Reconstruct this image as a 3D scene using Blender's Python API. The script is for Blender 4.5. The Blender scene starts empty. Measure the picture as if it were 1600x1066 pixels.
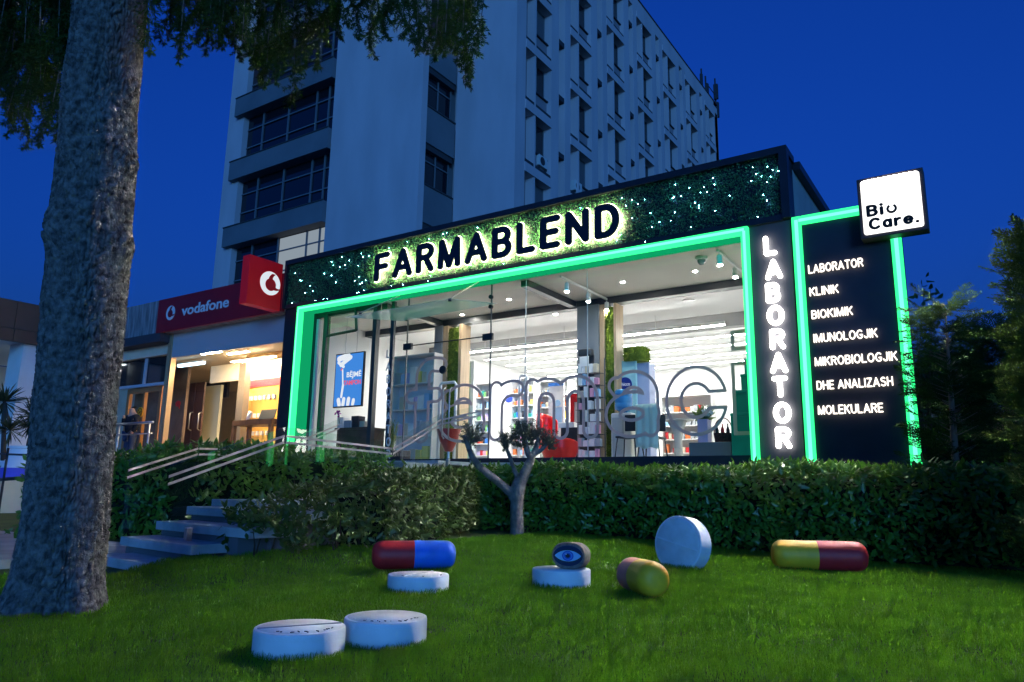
import bpy, bmesh, math, random
import numpy as np
from mathutils import Vector, Matrix
rnd = random.Random(7)
R = np.random.default_rng(11)
scene = bpy.context.scene
COL = scene.collection
rad = math.radians

# ------------------------------------------------------------------ camera
F, PIT, ROLL, YAW, H = 1151.6, 0.199368, 0.0165332, -0.587550, 0.754
cy, sy = math.cos(YAW), math.sin(YAW)
FW = np.array([sy*math.cos(PIT), cy*math.cos(PIT), math.sin(PIT)])
_r = np.array([cy, -sy, 0.0]); _u = np.cross(_r, FW)
RT = _r*math.cos(ROLL) + _u*math.sin(ROLL)
UP = -_r*math.sin(ROLL) + _u*math.cos(ROLL)
CAM = np.array([0, 0, H])
cam = bpy.data.cameras.new('camera'); cam.sensor_width = 36; cam.lens = F/1600*36
cam.clip_start = 0.05; cam.clip_end = 2000
cam_o = bpy.data.objects.new('camera', cam); COL.objects.link(cam_o)
M = Matrix([[RT[i], UP[i], -FW[i], CAM[i]] for i in range(3)] + [[0, 0, 0, 1]])
cam_o.matrix_world = M
scene.camera = cam_o

# ------------------------------------------------------------------ sky (dusk) and exposure
w = bpy.data.worlds.new('World'); scene.world = w; w.use_nodes = True
wn = w.node_tree.nodes; wl = w.node_tree.links
sky = wn.new('ShaderNodeTexSky'); sky.sky_type = 'NISHITA'; sky.sun_disc = False
sky.sun_elevation = rad(-1.2); sky.sun_rotation = rad(155)
sky.ozone_density = 5.5; sky.dust_density = 0.6
hs = wn.new('ShaderNodeMix'); hs.data_type = 'RGBA'; hs.blend_type = 'MULTIPLY'
hs.inputs[0].default_value = 1.0
hs.inputs[7].default_value = (0.16, 0.80, 1.02, 1)      # cool white balance of the dusk exposure
wl.new(sky.outputs[0], hs.inputs[6]); wl.new(hs.outputs[2], wn['Background'].inputs[0])
wn['Background'].inputs[1].default_value = 1.4
sun = bpy.data.lights.new('sun', 'SUN'); sun.energy = 1.4; sun.color = (.10, .40, 1.0); sun.angle = rad(18)   # afterglow of the sunken sun behind the camera
sun_o = bpy.data.objects.new('sun', sun); COL.objects.link(sun_o)
sun_o.rotation_euler = Vector((-.60, .76, -.10)).to_track_quat('-Z', 'Y').to_euler()
scene.view_settings.view_transform = 'Standard'; scene.view_settings.look = 'None'
scene.view_settings.gamma = 1; scene.view_settings.use_curve_mapping = False
scene.view_settings.exposure = 0
try:
    scene.cycles.max_bounces = 8; scene.cycles.transparent_max_bounces = 24
    scene.cycles.diffuse_bounces = 4; scene.cycles.glossy_bounces = 4
    scene.cycles.sample_clamp_indirect = 6; scene.cycles.sample_clamp_direct = 0
    scene.cycles.use_denoising = True
    scene.cycles.caustics_reflective = False; scene.cycles.caustics_refractive = False
except Exception: pass

# ------------------------------------------------------------------ helpers: geometry of the view
def ray(x, y): return (x-800)/F*RT - (y-533)/F*UP + FW
def atY(x, y, Y): d = ray(x, y); return CAM + d*(Y/d[1])
def atX(x, y, X): d = ray(x, y); return CAM + d*(X/d[0])
def atZ(x, y, Z): d = ray(x, y); return CAM + d*((Z-H)/d[2])
def atD(x, y, D): return CAM + ray(x, y)*D
VH = np.array([sy, cy, 0.0])                            # horizontal view direction
VR = np.array([cy, -sy, 0.0])
def atP(x, y, p):                                       # on the upright plane through p that faces the camera
    d = ray(x, y); return CAM + d*(((np.asarray(p)-CAM) @ VH)/(d @ VH))
def sst(a, b, t):
    t = np.clip((t-a)/(b-a), 0, 1); return t*t*(3-2*t)
def gz(x, y):
    x = np.asarray(x, float); y = np.asarray(y, float)
    b = .15*sst(1.0, 5.5, -x)*sst(3.0, 7.0, y)
    return b+.11*sst(-6.45, -5.95, x)*sst(4.9, 5.6, -x)*sst(3.1, 3.9, y)*(1-sst(4.6, 6.5, y))
def ground(x, y):
    p = atZ(x, y, 0)
    for _ in range(8): p = atZ(x, y, float(gz(p[0], p[1])))
    return p

# ------------------------------------------------------------------ helpers: objects
LOC = {}
def base(o):
    while o.parent: o = o.parent
    return LOC.get(o.name, np.zeros(3))
def link_mesh(name, me, mat, parent=None):
    o = bpy.data.objects.new(name, me); COL.objects.link(o)
    if mat is not None: me.materials.append(mat)
    if parent is not None:
        o.parent = parent
        me.transform(Matrix.Translation(Vector(-base(parent))))
    return o
def tag(o, label, cat, group=None):
    o['label'] = label; o['category'] = cat
    if group: o['group'] = group
    return o
def thing(name, label, cat, loc=(0, 0, 0), group=None):
    o = bpy.data.objects.new(name, None); COL.objects.link(o)
    o.empty_display_size = 0.1
    o.location = Vector([float(c) for c in loc]); LOC[o.name] = np.array([float(c) for c in loc])
    return tag(o, label, cat, group)
def struct(o, kind='structure'): o['kind'] = kind; return o

def np_mesh(name, V, faces, smooth=False):
    """V: Nx3, faces: list of index arrays (n x k)"""
    me = bpy.data.meshes.new(name)
    V = np.asarray(V, np.float32)
    me.vertices.add(len(V)); me.vertices.foreach_set('co', V.ravel())
    loops = np.concatenate([np.asarray(f).ravel() for f in faces]).astype(np.int32)
    tot = np.concatenate([np.full(len(f), f.shape[1]) for f in faces]).astype(np.int32)
    st = np.concatenate([[0], np.cumsum(tot)[:-1]]).astype(np.int32)
    me.loops.add(len(loops)); me.loops.foreach_set('vertex_index', loops)
    me.polygons.add(len(tot)); me.polygons.foreach_set('loop_start', st); me.polygons.foreach_set('loop_total', tot)
    if smooth: me.polygons.foreach_set('use_smooth', np.ones(len(tot), bool))
    me.update(calc_edges=True); me.validate()
    return me

class MB:
    def __init__(s): s.v = []; s.f = []
    def add(s, vs, fs):
        n = len(s.v); s.v += [tuple(map(float, p)) for p in vs]; s.f += [tuple(i+n for i in f) for f in fs]; return s
    def box(s, x0, x1, y0, y1, z0, z1):
        x0, x1 = sorted((x0, x1)); y0, y1 = sorted((y0, y1)); z0, z1 = sorted((z0, z1))
        return s.add([(x0,y0,z0),(x1,y0,z0),(x1,y1,z0),(x0,y1,z0),(x0,y0,z1),(x1,y0,z1),(x1,y1,z1),(x0,y1,z1)],
                     [(0,3,2,1),(4,5,6,7),(0,1,5,4),(1,2,6,5),(2,3,7,6),(3,0,4,7)])
    def slab(s, quad, off):                              # a quad thickened along off
        q = [np.asarray(p, float) for p in quad]; o = np.asarray(off, float)
        v = q + [p+o for p in q]
        return s.add(v, [(0,1,2,3),(7,6,5,4),(0,4,5,1),(1,5,6,2),(2,6,7,3),(3,7,4,0)])
    def tube(s, pts, rr, n=10, cap=True):
        P = [np.asarray(p, float) for p in pts]
        if not hasattr(rr, '__len__'): rr = [rr]*len(P)
        ref = None; rings = []
        for i, p in enumerate(P):
            t = (P[min(i+1, len(P)-1)] - P[max(i-1, 0)]); t /= max(np.linalg.norm(t), 1e-9)
            if ref is None:
                a = np.array([0, 0, 1.0]) if abs(t[2]) < .9 else np.array([1.0, 0, 0])
                ref = np.cross(t, a)
            ref = ref - t*(ref @ t); ref /= np.linalg.norm(ref); b = np.cross(t, ref)
            rings.append([p + rr[i]*(math.cos(k*2*math.pi/n)*ref + math.sin(k*2*math.pi/n)*b) for k in range(n)])
        v = [q for r_ in rings for q in r_]; f = []
        for i in range(len(P)-1):
            for k in range(n):
                f.append((i*n+k, i*n+(k+1) % n, (i+1)*n+(k+1) % n, (i+1)*n+k))
        if cap: f.append(tuple(range(n-1, -1, -1))); f.append(tuple(range((len(P)-1)*n, len(P)*n)))
        return s.add(v, f)
    def lathe(s, c, prof, n=24, axis=(0, 0, 1)):         # prof: list of (r, h)
        ax = np.asarray(axis, float); ax /= np.linalg.norm(ax)
        a = np.array([0, 0, 1.0]) if abs(ax[2]) < .9 else np.array([1.0, 0, 0])
        e1 = np.cross(ax, a); e1 /= np.linalg.norm(e1); e2 = np.cross(ax, e1)
        v = []; f = []
        for r_, h in prof:
            for k in range(n):
                t = 2*math.pi*k/n; v.append(np.asarray(c)+ax*h+r_*(math.cos(t)*e1+math.sin(t)*e2))
        for i in range(len(prof)-1):
            for k in range(n): f.append((i*n+k, i*n+(k+1) % n, (i+1)*n+(k+1) % n, (i+1)*n+k))
        if prof[0][0] > 1e-6: f.append(tuple(range(n-1, -1, -1)))
        if prof[-1][0] > 1e-6: f.append(tuple(range((len(prof)-1)*n, len(prof)*n)))
        return s.add(v, f)
    def build(s, name, mat, parent=None, smooth=False, bevel=0, seg=2):
        me = bpy.data.meshes.new(name); me.from_pydata(s.v, [], s.f); me.update()
        bm = bmesh.new(); bm.from_mesh(me)
        bmesh.ops.recalc_face_normals(bm, faces=bm.faces)
        if bevel:
            bmesh.ops.bevel(bm, geom=list(bm.edges), offset=bevel, segments=seg, affect='EDGES', profile=.5)
        bm.to_mesh(me); bm.free()
        if smooth:
            me.polygons.foreach_set('use_smooth', np.ones(len(me.polygons), bool))
            if smooth == 'auto': me.set_sharp_from_angle(angle=rad(40))
        return link_mesh(name, me, mat, parent)
def copy_tree(o, parent=None, dz=None):
    c = o.copy(); COL.objects.link(c)
    if parent is not None: c.parent = parent
    for ch in o.children: copy_tree(ch, c)
    return c

# ------------------------------------------------------------------ helpers: materials
def lin(c): return tuple((v/12.92 if v <= .04045 else ((v+.055)/1.055)**2.4) for v in c)
def rgb(r, g, b): return lin((r/255, g/255, b/255))
def mat(name, col, rough=.6, spec=.3, metal=0., var=0., vscale=4., bump=0., bscale=60., col2=None, vdetail=4., stretch=None, trans=0., bdist=.01):
    m = bpy.data.materials.new(name); m.use_nodes = True
    nt = m.node_tree; b = nt.nodes['Principled BSDF']
    b.inputs['Base Color'].default_value = (*col, 1); b.inputs['Roughness'].default_value = rough
    b.inputs['Metallic'].default_value = metal; b.inputs['Specular IOR Level'].default_value = spec
    tc = nt.nodes.new('ShaderNodeTexCoord'); vec = tc.outputs['Object']
    if stretch:
        mp = nt.nodes.new('ShaderNodeMapping'); mp.inputs['Scale'].default_value = stretch
        nt.links.new(vec, mp.inputs[0]); vec = mp.outputs[0]
    if var or col2:
        n = nt.nodes.new('ShaderNodeTexNoise'); n.inputs['Scale'].default_value = vscale; n.inputs['Detail'].default_value = vdetail
        nt.links.new(vec, n.inputs['Vector'])
        r = nt.nodes.new('ShaderNodeValToRGB'); nt.links.new(n.outputs['Fac'], r.inputs[0])
        c2 = col2 if col2 else tuple(c*(1+var) for c in col); c1 = col if col2 else tuple(c*(1-var) for c in col)
        r.color_ramp.elements[0].position = .33; r.color_ramp.elements[1].position = .67
        r.color_ramp.elements[0].color = (*c1, 1); r.color_ramp.elements[1].color = (*[min(1, c) for c in c2], 1)
        nt.links.new(r.outputs[0], b.inputs['Base Color'])
    if bump:
        n2 = nt.nodes.new('ShaderNodeTexNoise'); n2.inputs['Scale'].default_value = bscale; n2.inputs['Detail'].default_value = 5
        nt.links.new(vec, n2.inputs['Vector'])
        bp = nt.nodes.new('ShaderNodeBump'); bp.inputs['Strength'].default_value = bump; bp.inputs['Distance'].default_value = bdist
        nt.links.new(n2.outputs['Fac'], bp.inputs['Height']); nt.links.new(bp.outputs[0], b.inputs['Normal'])
    return m
def emi(name, col, s):
    m = bpy.data.materials.new(name); m.use_nodes = True; nt = m.node_tree
    nt.nodes.remove(nt.nodes['Principled BSDF'])
    e = nt.nodes.new('ShaderNodeEmission'); e.inputs[0].default_value = (*col, 1); e.inputs[1].default_value = s
    nt.links.new(e.outputs[0], nt.nodes['Material Output'].inputs[0]); return m
def glass(name, tint=(1, 1, 1), ior=1.45, frost=0., rough=0.):
    m = bpy.data.materials.new(name); m.use_nodes = True; nt = m.node_tree
    nt.nodes.remove(nt.nodes['Principled BSDF'])
    t = nt.nodes.new('ShaderNodeBsdfTransparent'); t.inputs[0].default_value = (*tint, 1)
    g = nt.nodes.new('ShaderNodeBsdfGlossy'); g.inputs['Roughness'].default_value = rough
    fr = nt.nodes.new('ShaderNodeFresnel'); fr.inputs[0].default_value = ior
    mx = nt.nodes.new('ShaderNodeMixShader'); ge = nt.nodes.new('ShaderNodeNewGeometry'); ml_ = nt.nodes.new('ShaderNodeMath'); ml_.operation = 'SUBTRACT'; ml_.use_clamp = True
    nt.links.new(fr.outputs[0], ml_.inputs[0]); nt.links.new(ge.outputs['Backfacing'], ml_.inputs[1])   # reflect at the outer face only
    nt.links.new(ml_.outputs[0], mx.inputs[0]); nt.links.new(t.outputs[0], mx.inputs[1]); nt.links.new(g.outputs[0], mx.inputs[2])
    out = mx.outputs[0]
    if frost:
        d = nt.nodes.new('ShaderNodeBsdfDiffuse'); d.inputs[0].default_value = (.8, .85, .85, 1)
        tl = nt.nodes.new('ShaderNodeBsdfTranslucent'); tl.inputs[0].default_value = (.8, .85, .85, 1)
        a = nt.nodes.new('ShaderNodeMixShader'); a.inputs[0].default_value = .5
        nt.links.new(d.outputs[0], a.inputs[1]); nt.links.new(tl.outputs[0], a.inputs[2])
        m2 = nt.nodes.new('ShaderNodeMixShader'); m2.inputs[0].default_value = frost
        nt.links.new(out, m2.inputs[1]); nt.links.new(a.outputs[0], m2.inputs[2]); out = m2.outputs[0]
    nt.links.new(out, nt.nodes['Material Output'].inputs[0]); return m
def leafmat(name, c1, c2, rough=.45, spec=.4, scale=9., sub=.25):
    m = mat(name, c1, rough=rough, spec=spec, col2=c2, vscale=scale, vdetail=3)
    nt = m.node_tree; b = nt.nodes['Principled BSDF']; out = nt.nodes['Material Output']
    t = nt.nodes.new('ShaderNodeBsdfTranslucent'); t.inputs[0].default_value = (*[c*1.3 for c in c2], 1)
    mx = nt.nodes.new('ShaderNodeMixShader'); mx.inputs[0].default_value = sub
    nt.links.new(b.outputs[0], mx.inputs[1]); nt.links.new(t.outputs[0], mx.inputs[2]); nt.links.new(mx.outputs[0], out.inputs[0])
    return m
BLACK = mat('black_cladding', (.018, .019, .024), rough=.45, spec=.4, var=.15, vscale=3, bump=.05)
BLACK_PANEL = mat('black_sign_panel', (.035, .035, .045), rough=.55, var=.15, vscale=2, bump=.04)
CHAR = mat('charcoal_metal', (.035, .04, .045), rough=.4, spec=.5)
WHITE = mat('white_paint', (.78, .78, .78), rough=.5, var=.03, vscale=2)
OFFWHITE = mat('off_white', (.62, .61, .58), rough=.6, var=.04, vscale=2)
STEEL = mat('brushed_steel', (.5, .5, .5), rough=.3, metal=1)
DARKGLASS = mat('dark_window_glass', (.012, .014, .02), rough=.06, spec=.5)
CLEAR = glass('clear_glass', (.97, .985, .98), 1.28)
STAIRGLASS = glass('stair_glass', (.93, .97, .95), 1.65)
CANOPYGLASS = glass('canopy_glass', (.9, .93, .92), 1.45, frost=.35, rough=.05)
FROST = leafmat('frosted_vinyl', (.50, .42, .38), (.54, .46, .42), rough=.7, spec=.05, sub=.35)
GREEN_E = emi('green_neon', (.03, 1, .24), 2.0)
WHITE_E = emi('white_light', (1, .97, .93), 9)
STRIP_E = emi('linear_light', (1, .985, .96), 85)
PEND_E = emi('pendant_light', (1, .98, .95), 190)
LET_E = emi('white_letter_light', (1, .95, .90), 10)
HALO_E = emi('halo_light', (.97, 1, .62), 7)
BACK_E = emi('letter_back_light', (.95, 1, .5), 130)

# ------------------------------------------------------------------ helpers: leaves
def leaves(P, D, N, L, W, fold=.25, oval=True):
    """P base points, D directions, N normals (all n x 3), L lengths, W widths -> verts, quads"""
    P = np.asarray(P, float); D = D/np.linalg.norm(D, axis=1, keepdims=True)
    S = np.cross(D, N); S /= np.maximum(np.linalg.norm(S, axis=1, keepdims=True), 1e-9)
    N = np.cross(S, D)
    L = np.asarray(L)[:, None]; W = np.asarray(W)[:, None]
    if oval:
        a = P + D*L*.33; b = P + D*L*.72; dn = -N*W*fold
        v = np.stack([P, a+S*W*.5-dn*-1*.0+dn, b+S*W*.36+dn*.7, P+D*L-N*L*.08, b-S*W*.36+dn*.7, a-S*W*.5+dn], 1)
        n = len(P); i = np.arange(n)[:, None]*6
        q = np.concatenate([i+np.array([[0, 1, 2, 3]]), i+np.array([[0, 3, 4, 5]])])
        return v.reshape(-1, 3), q
    a = P + D*L*.45
    v = np.stack([P, a+S*W*.5, P+D*L, a-S*W*.5], 1); n = len(P); i = np.arange(n)[:, None]*4
    return v.reshape(-1, 3), i+np.array([[0, 1, 2, 3]])
def unit(a): return a/np.maximum(np.linalg.norm(a, axis=-1, keepdims=True), 1e-9)
def rdir(n): return unit(R.normal(size=(n, 3)))
def join_np(parts):
    V = []; Q = []; o = 0
    for v, q in parts: V.append(v); Q.append(q+o); o += len(v)
    return np.concatenate(V), np.concatenate(Q)

# value noise
def vnoise(p, seed=0):
    p = np.asarray(p, float); i = np.floor(p).astype(np.int64); f = p-i; f = f*f*(3-2*f); out = 0
    for dx in (0, 1):
        for dy in (0, 1):
            for dz in (0, 1):
                h = ((i[..., 0]+dx)*374761393 + (i[..., 1]+dy)*668265263 + (i[..., 2]+dz)*2147483647 + seed*1274126177)
                h = (h ^ (h >> 13))*1274126177 & 0xffffffff; h = ((h ^ (h >> 16)) & 0xffff)/65535.
                wgt = (f[..., 0] if dx else 1-f[..., 0])*(f[..., 1] if dy else 1-f[..., 1])*(f[..., 2] if dz else 1-f[..., 2])
                out = out + h*wgt
    return out

# ------------------------------------------------------------------ helpers: lettering
def arc(cx, cyy, rx, ry, a0, a1, n=14):
    return [(cx+rx*math.cos(rad(a0+(a1-a0)*k/n)), cyy+ry*math.sin(rad(a0+(a1-a0)*k/n))) for k in range(n+1)]
GLYPH = {
 'F': (.50, [[(0,0),(0,1),(.5,1)], [(0,.51),(.44,.51)]]),
 'A': (.70, [[(0,0),(.35,1),(.70,0)], [(.12,.30),(.58,.30)]]),
 'R': (.58, [[(0,0),(0,1),(.33,1)]+arc(.33,.76,.24,.24,90,-90)+[(0,.52)], [(.30,.52),(.58,0)]]),
 'M': (.76, [[(0,0),(.04,1),(.38,.0),(.72,1),(.76,0)]]),
 'B': (.56, [[(0,0),(0,1),(.30,1)]+arc(.30,.765,.22,.235,90,-90)+[(0,.53)], [(.30,.53)]+arc(.30,.265,.26,.265,90,-90)+[(0,0)]]),
 'L': (.48, [[(0,1),(0,0),(.48,0)]]),
 'E': (.50, [[(.5,1),(0,1),(0,0),(.5,0)], [(0,.51),(.45,.51)]]),
 'N': (.60, [[(0,0),(0,1),(.60,0),(.60,1)]]),
 'D': (.60, [[(0,0),(0,1),(.25,1)]+arc(.25,.5,.35,.5,90,-90)+[(0,0)]]),
 'O': (.70, [arc(.35,.5,.35,.5,0,360,28)]),
 'T': (.60, [[(0,1),(.6,1)], [(.3,1),(.3,0)]]),
 'K': (.58, [[(0,0),(0,1)], [(.56,1),(.03,.44)], [(.20,.60),(.58,0)]]),
 'I': (.02, [[(.01,0),(.01,1)]]),
 'U': (.60, [[(0,1),(0,.30)]+arc(.30,.30,.30,.30,180,360)+[(.60,1)]]),
 'G': (.68, [arc(.36,.5,.36,.5,48,318,24)+[(.66,.42),(.40,.42)]]),
 'J': (.42, [[(.42,1),(.42,.24)]+arc(.21,.22,.21,.22,0,-170)]),
 'H': (.60, [[(0,0),(0,1)], [(.60,0),(.60,1)], [(0,.51),(.60,.51)]]),
 'Z': (.58, [[(.02,1),(.56,1),(0,0),(.58,0)]]),
 'S': (.56, [arc(.28,.76,.25,.24,35,270,14)+arc(.28,.26,.28,.26,90,-150,14)]),
 'C': (.66, [arc(.36,.5,.36,.5,48,312,24)]),
 'i': (.02, [[(.01,0),(.01,.66)], [(.01,.97),(.01,1.0)]]),
 'a': (.46, [arc(.23,.33,.23,.33,0,360,22), [(.46,.66),(.46,0)]]),
 'r': (.30, [[(0,0),(0,.66)], [(0,.34)]+arc(.28,.34,.28,.30,180,85)]),
 'e': (.50, [[(.02,.34),(.50,.34)]+arc(.25,.33,.25,.33,4,318,22)]),
 '.': (.02, [[(.01,.02),(.01,.03)]]),
}
def seg_sdf(X, Y, lines):
    d = np.full(X.shape, 1e9)
    for l in lines:
        for (ax, ay), (bx, by) in zip(l[:-1], l[1:]):
            vx, vy = bx-ax, by-ay; q = vx*vx+vy*vy or 1e-12
            t = np.clip(((X-ax)*vx+(Y-ay)*vy)/q, 0, 1)
            d = np.minimum(d, np.hypot(X-ax-t*vx, Y-ay-t*vy))
    return d
def sdf_solid(fn, x0, x1, y0, y1, res, depth, to3, off):
    """marching squares of fn<0, extruded: to3(u,v,w) maps to world, w 0..depth"""
    nx = int((x1-x0)/res)+1; ny = int((y1-y0)/res)+1
    xs = x0+res*np.arange(nx+1); ys = y0+res*np.arange(ny+1)
    X, Y = np.meshgrid(xs, ys, indexing='ij'); S = fn(X, Y); S = np.where(np.abs(S) < 1e-6, 1e-6, S)
    key = {}; V = []; F_ = []
    def vid(k, p):
        if k not in key: key[k] = len(V); V.append(p)
        return key[k]
    def corner(i, j): return vid((i, j), (xs[i], ys[j]))
    def edge(i, j, i2, j2):
        k = ((i, j), (i2, j2)) if (i, j) < (i2, j2) else ((i2, j2), (i, j))
        (i, j), (i2, j2) = k
        a, b = S[i, j], S[i2, j2]; t = a/(a-b)
        return vid(k, (xs[i]+t*(xs[i2]-xs[i]), ys[j]+t*(ys[j2]-ys[j])))
    ins = S < 0
    act = ins[:-1, :-1] | ins[1:, :-1] | ins[:-1, 1:] | ins[1:, 1:]
    for i, j in zip(*np.nonzero(act)):
        c = [(i, j), (i+1, j), (i+1, j+1), (i, j+1)]; poly = []
        for k in range(4):
            a, b = c[k], c[(k+1) % 4]
            if ins[a]: poly.append(corner(*a))
            if ins[a] != ins[b]: poly.append(edge(*a, *b))
        if len(poly) > 2: F_.append(poly)
    n = len(V); cnt = {}
    for f in F_:
        for a, b in zip(f, f[1:]+f[:1]): cnt[(a, b)] = 1
    V3 = [to3(u, v, 0) for u, v in V] + [to3(u, v, depth) for u, v in V]
    fs = [list(reversed(f)) for f in F_] + [[i+n for i in f] for f in F_]
    for (a, b) in cnt:
        if (b, a) not in cnt: fs.append([a, b, b+n, a+n])
    off.add(V3, fs)
def stroke_text(mb, s, p0, ux, uy, width, cap, hw, depth, gap=.10):
    """bold rounded lettering: left baseline at p0, fitted to width and capital height"""
    ux = np.asarray(ux, float); uy = np.asarray(uy, float); nn = np.cross(ux, uy); k = cap/(1+2*hw)
    tot = sum((GLYPH[c][0]+2*hw if c != ' ' else .32) for c in s)+gap*(len(s)-1); kx = width/tot; x = 0.; p0 = np.asarray(p0, float)
    for c in s:
        if c == ' ': x += .32+gap; continue
        wd, ln = GLYPH[c]; ox = x+hw
        sdf_solid(lambda X, Y: seg_sdf(X, Y, ln)-hw, -hw-.06, wd+hw+.06, -hw-.06, 1+hw+.06, .045, depth, lambda u, v, w_: p0+ux*(ox+u)*kx+uy*(v+hw)*k+nn*w_, mb)
        x += wd+2*hw+gap
def text_flat(s, bold=0.0, depth=.02, space=1.0):
    """text as verts, faces in a frame of x right, y up; depth along z"""
    c = bpy.data.curves.new('t', 'FONT'); c.body = s; c.size = 1; c.extrude = depth/2; c.offset = bold; c.space_character = space
    c.resolution_u = 4
    o = bpy.data.objects.new('t', c); COL.objects.link(o)
    dg = bpy.context.evaluated_depsgraph_get(); dg.update()
    me = bpy.data.meshes.new_from_object(o.evaluated_get(dg))
    V = np.array([v.co[:] for v in me.vertices]); Fc = [tuple(p.vertices) for p in me.polygons]
    bpy.data.objects.remove(o); bpy.data.meshes.remove(me); bpy.data.curves.remove(c)
    return V, Fc
def put_text(mb, s, p0, ux, uy, width, cap, bold=.0, depth=.02, space=1.0, n=None):
    """left baseline at p0; ux, uy unit axes; fitted to width and capital height"""
    V, Fc = text_flat(s, bold, 1.0, space)
    ref, _ = text_flat('H', bold, 1.0)
    x0, x1 = V[:, 0].min(), V[:, 0].max(); ch = ref[:, 1].max()-ref[:, 1].min(); by = ref[:, 1].min()
    ux = np.asarray(ux, float); uy = np.asarray(uy, float); nn = np.cross(ux, uy)
    k = cap/ch; kx = width/(x1-x0) if width else k
    W_ = np.asarray(p0)[None]+np.outer((V[:, 0]-x0)*kx, ux)+np.outer((V[:, 1]-by)*k, uy)+np.outer((V[:, 2])*depth, nn)
    mb.add(W_, Fc); return mb
EX = np.array([1., 0, 0]); EY = np.array([0, 1., 0]); EZ = np.array([0, 0, 1.])

# ================================================================== SETTING
# lawn: one sheet out to the horizon, gently raised at the back left
def grid_sheet(name, xs, ys, zfn, m):
    X, Y = np.meshgrid(xs, ys, indexing='ij'); V = np.stack([X, Y, zfn(X, Y)], -1).reshape(-1, 3)
    nx, ny = len(xs), len(ys); i = np.arange((nx-1)*(ny-1)); a = (i//(ny-1))*ny+i % (ny-1)
    return link_mesh(name, np_mesh(name, V, [np.stack([a, a+ny, a+ny+1, a+1], 1)], True), m)
SOIL = mat('lawn_soil', (.018, .050, .006), rough=.95, col2=(.035, .080, .010), vscale=2.5)
gxs = np.concatenate([[-600, -120, -40], np.linspace(-20, 14, 205), [40, 120, 600]])
gys = np.concatenate([[-600, -100, -20], np.linspace(-6, 16, 133), [40, 120, 700]])
struct(grid_sheet('ground', gxs, gys, lambda x, y: gz(x, y)-.012, SOIL))

def grass_blades():
    P = []; Hh = []; Wd = []
    for d0, d1, dens, h, wd in ((1.9, 4.2, 14000, .030, .0028), (4.2, 7., 8500, .031, .0040), (7., 12.5, 4200, .034, .0060)):
        n = int(dens*(d1*d1-d0*d0)/2*1.42); r_ = np.sqrt(R.uniform(d0*d0, d1*d1, n)); a = R.uniform(-.71, .71, n)
        x = r_*np.sin(a+YAW); y = r_*np.cos(a+YAW)
        ok = (y < 9.75) & ~((x < -6.15) & (y > 3.2)) & ~((x < -5.75) & (y > 4.2)) & (x > -7) & (x < 3.0)
        x = x[ok]; y = y[ok]; n = len(x)
        cl = vnoise(np.stack([x*2.2, y*2.2, 0*x], -1), 3); c2 = vnoise(np.stack([x*9, y*9, 0*x], -1), 5)
        P.append(np.stack([x, y, gz(x, y)-.012], -1)); Hh.append(h*(.25+.7*cl+.75*c2)*R.uniform(.5, 1.45, n)); Wd.append(np.full(n, wd)*R.uniform(.7, 1.2, n))
    P = np.concatenate(P); h = np.concatenate(Hh); wd = np.concatenate(Wd); n = len(P)
    az = R.uniform(0, 2*math.pi, n); lean = R.uniform(.1, .75, n)
    D = np.stack([np.cos(az), np.sin(az), 0*az], -1); fa = R.uniform(0, 2*math.pi, n)
    S = np.stack([np.cos(fa), np.sin(fa), 0*fa], -1)*wd[:, None]*.5
    Z = np.array([0, 0, 1.])
    mid = P+D*(h*lean*.35)[:, None]+Z*(h*.6)[:, None]; tip = P+D*(h*lean)[:, None]+Z*(h*(1.05-.35*lean))[:, None]
    V = np.stack([P-S, P+S, mid+S*.75, mid-S*.75, tip], 1).reshape(-1, 3); i = np.arange(n)[:, None]*5
    return np_mesh('grass', V, [i+np.array([[0, 1, 2, 3]]), i+np.array([[3, 2, 4]])], True)
GRASS = leafmat('grass_blade', (.048, .155, .005), (.10, .26, .008), rough=.6, spec=.25, scale=3.0, sub=.35)
nt_ = GRASS.node_tree; n_f = nt_.nodes.new('ShaderNodeTexNoise'); n_f.inputs['Scale'].default_value = 130; n_f.inputs['Detail'].default_value = 2
tc_ = nt_.nodes.new('ShaderNodeTexCoord'); nt_.links.new(tc_.outputs['Object'], n_f.inputs['Vector']); rp_ = nt_.nodes.new('ShaderNodeValToRGB'); nt_.links.new(n_f.outputs['Fac'], rp_.inputs[0])
rp_.color_ramp.elements[0].position = .30; rp_.color_ramp.elements[0].color = (.55, .62, .65, 1); rp_.color_ramp.elements[1].position = .72; rp_.color_ramp.elements[1].color = (1.5, 1.25, 1.1, 1)
mx_ = nt_.nodes.new('ShaderNodeMix'); mx_.data_type = 'RGBA'; mx_.blend_type = 'MULTIPLY'; mx_.inputs[0].default_value = 1
bs_ = nt_.nodes['Principled BSDF']; src = bs_.inputs['Base Color'].links[0].from_socket
nt_.links.new(src, mx_.inputs[6]); nt_.links.new(rp_.outputs[0], mx_.inputs[7]); nt_.links.new(mx_.outputs[2], bs_.inputs['Base Color'])
g = link_mesh('grass', grass_blades(), GRASS); struct(g, 'stuff'); tag(g, 'short mown green grass covering the lawn', 'grass')

CONC = mat('pale_concrete', (.40, .40, .40), rough=.8, var=.18, vscale=5, bump=.25, bscale=80)
PAVE = mat('grey_paving', (.30, .30, .31), rough=.85, var=.2, vscale=3, bump=.2, bscale=60)
# raised forecourt in front of the shops and lower path on the left
mb = MB(); mb.box(-45, -7.9, 8.9, 12.0, -.1, 1.16); mb.box(-45, -14.94, 12.0, 30, -.1, 1.159)
struct(mb.build('forecourt', PAVE))
mb = MB(); mb.box(-40, -7.55, -8, 5.0, -.1, .07)
struct(mb.build('path', PAVE))

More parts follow.
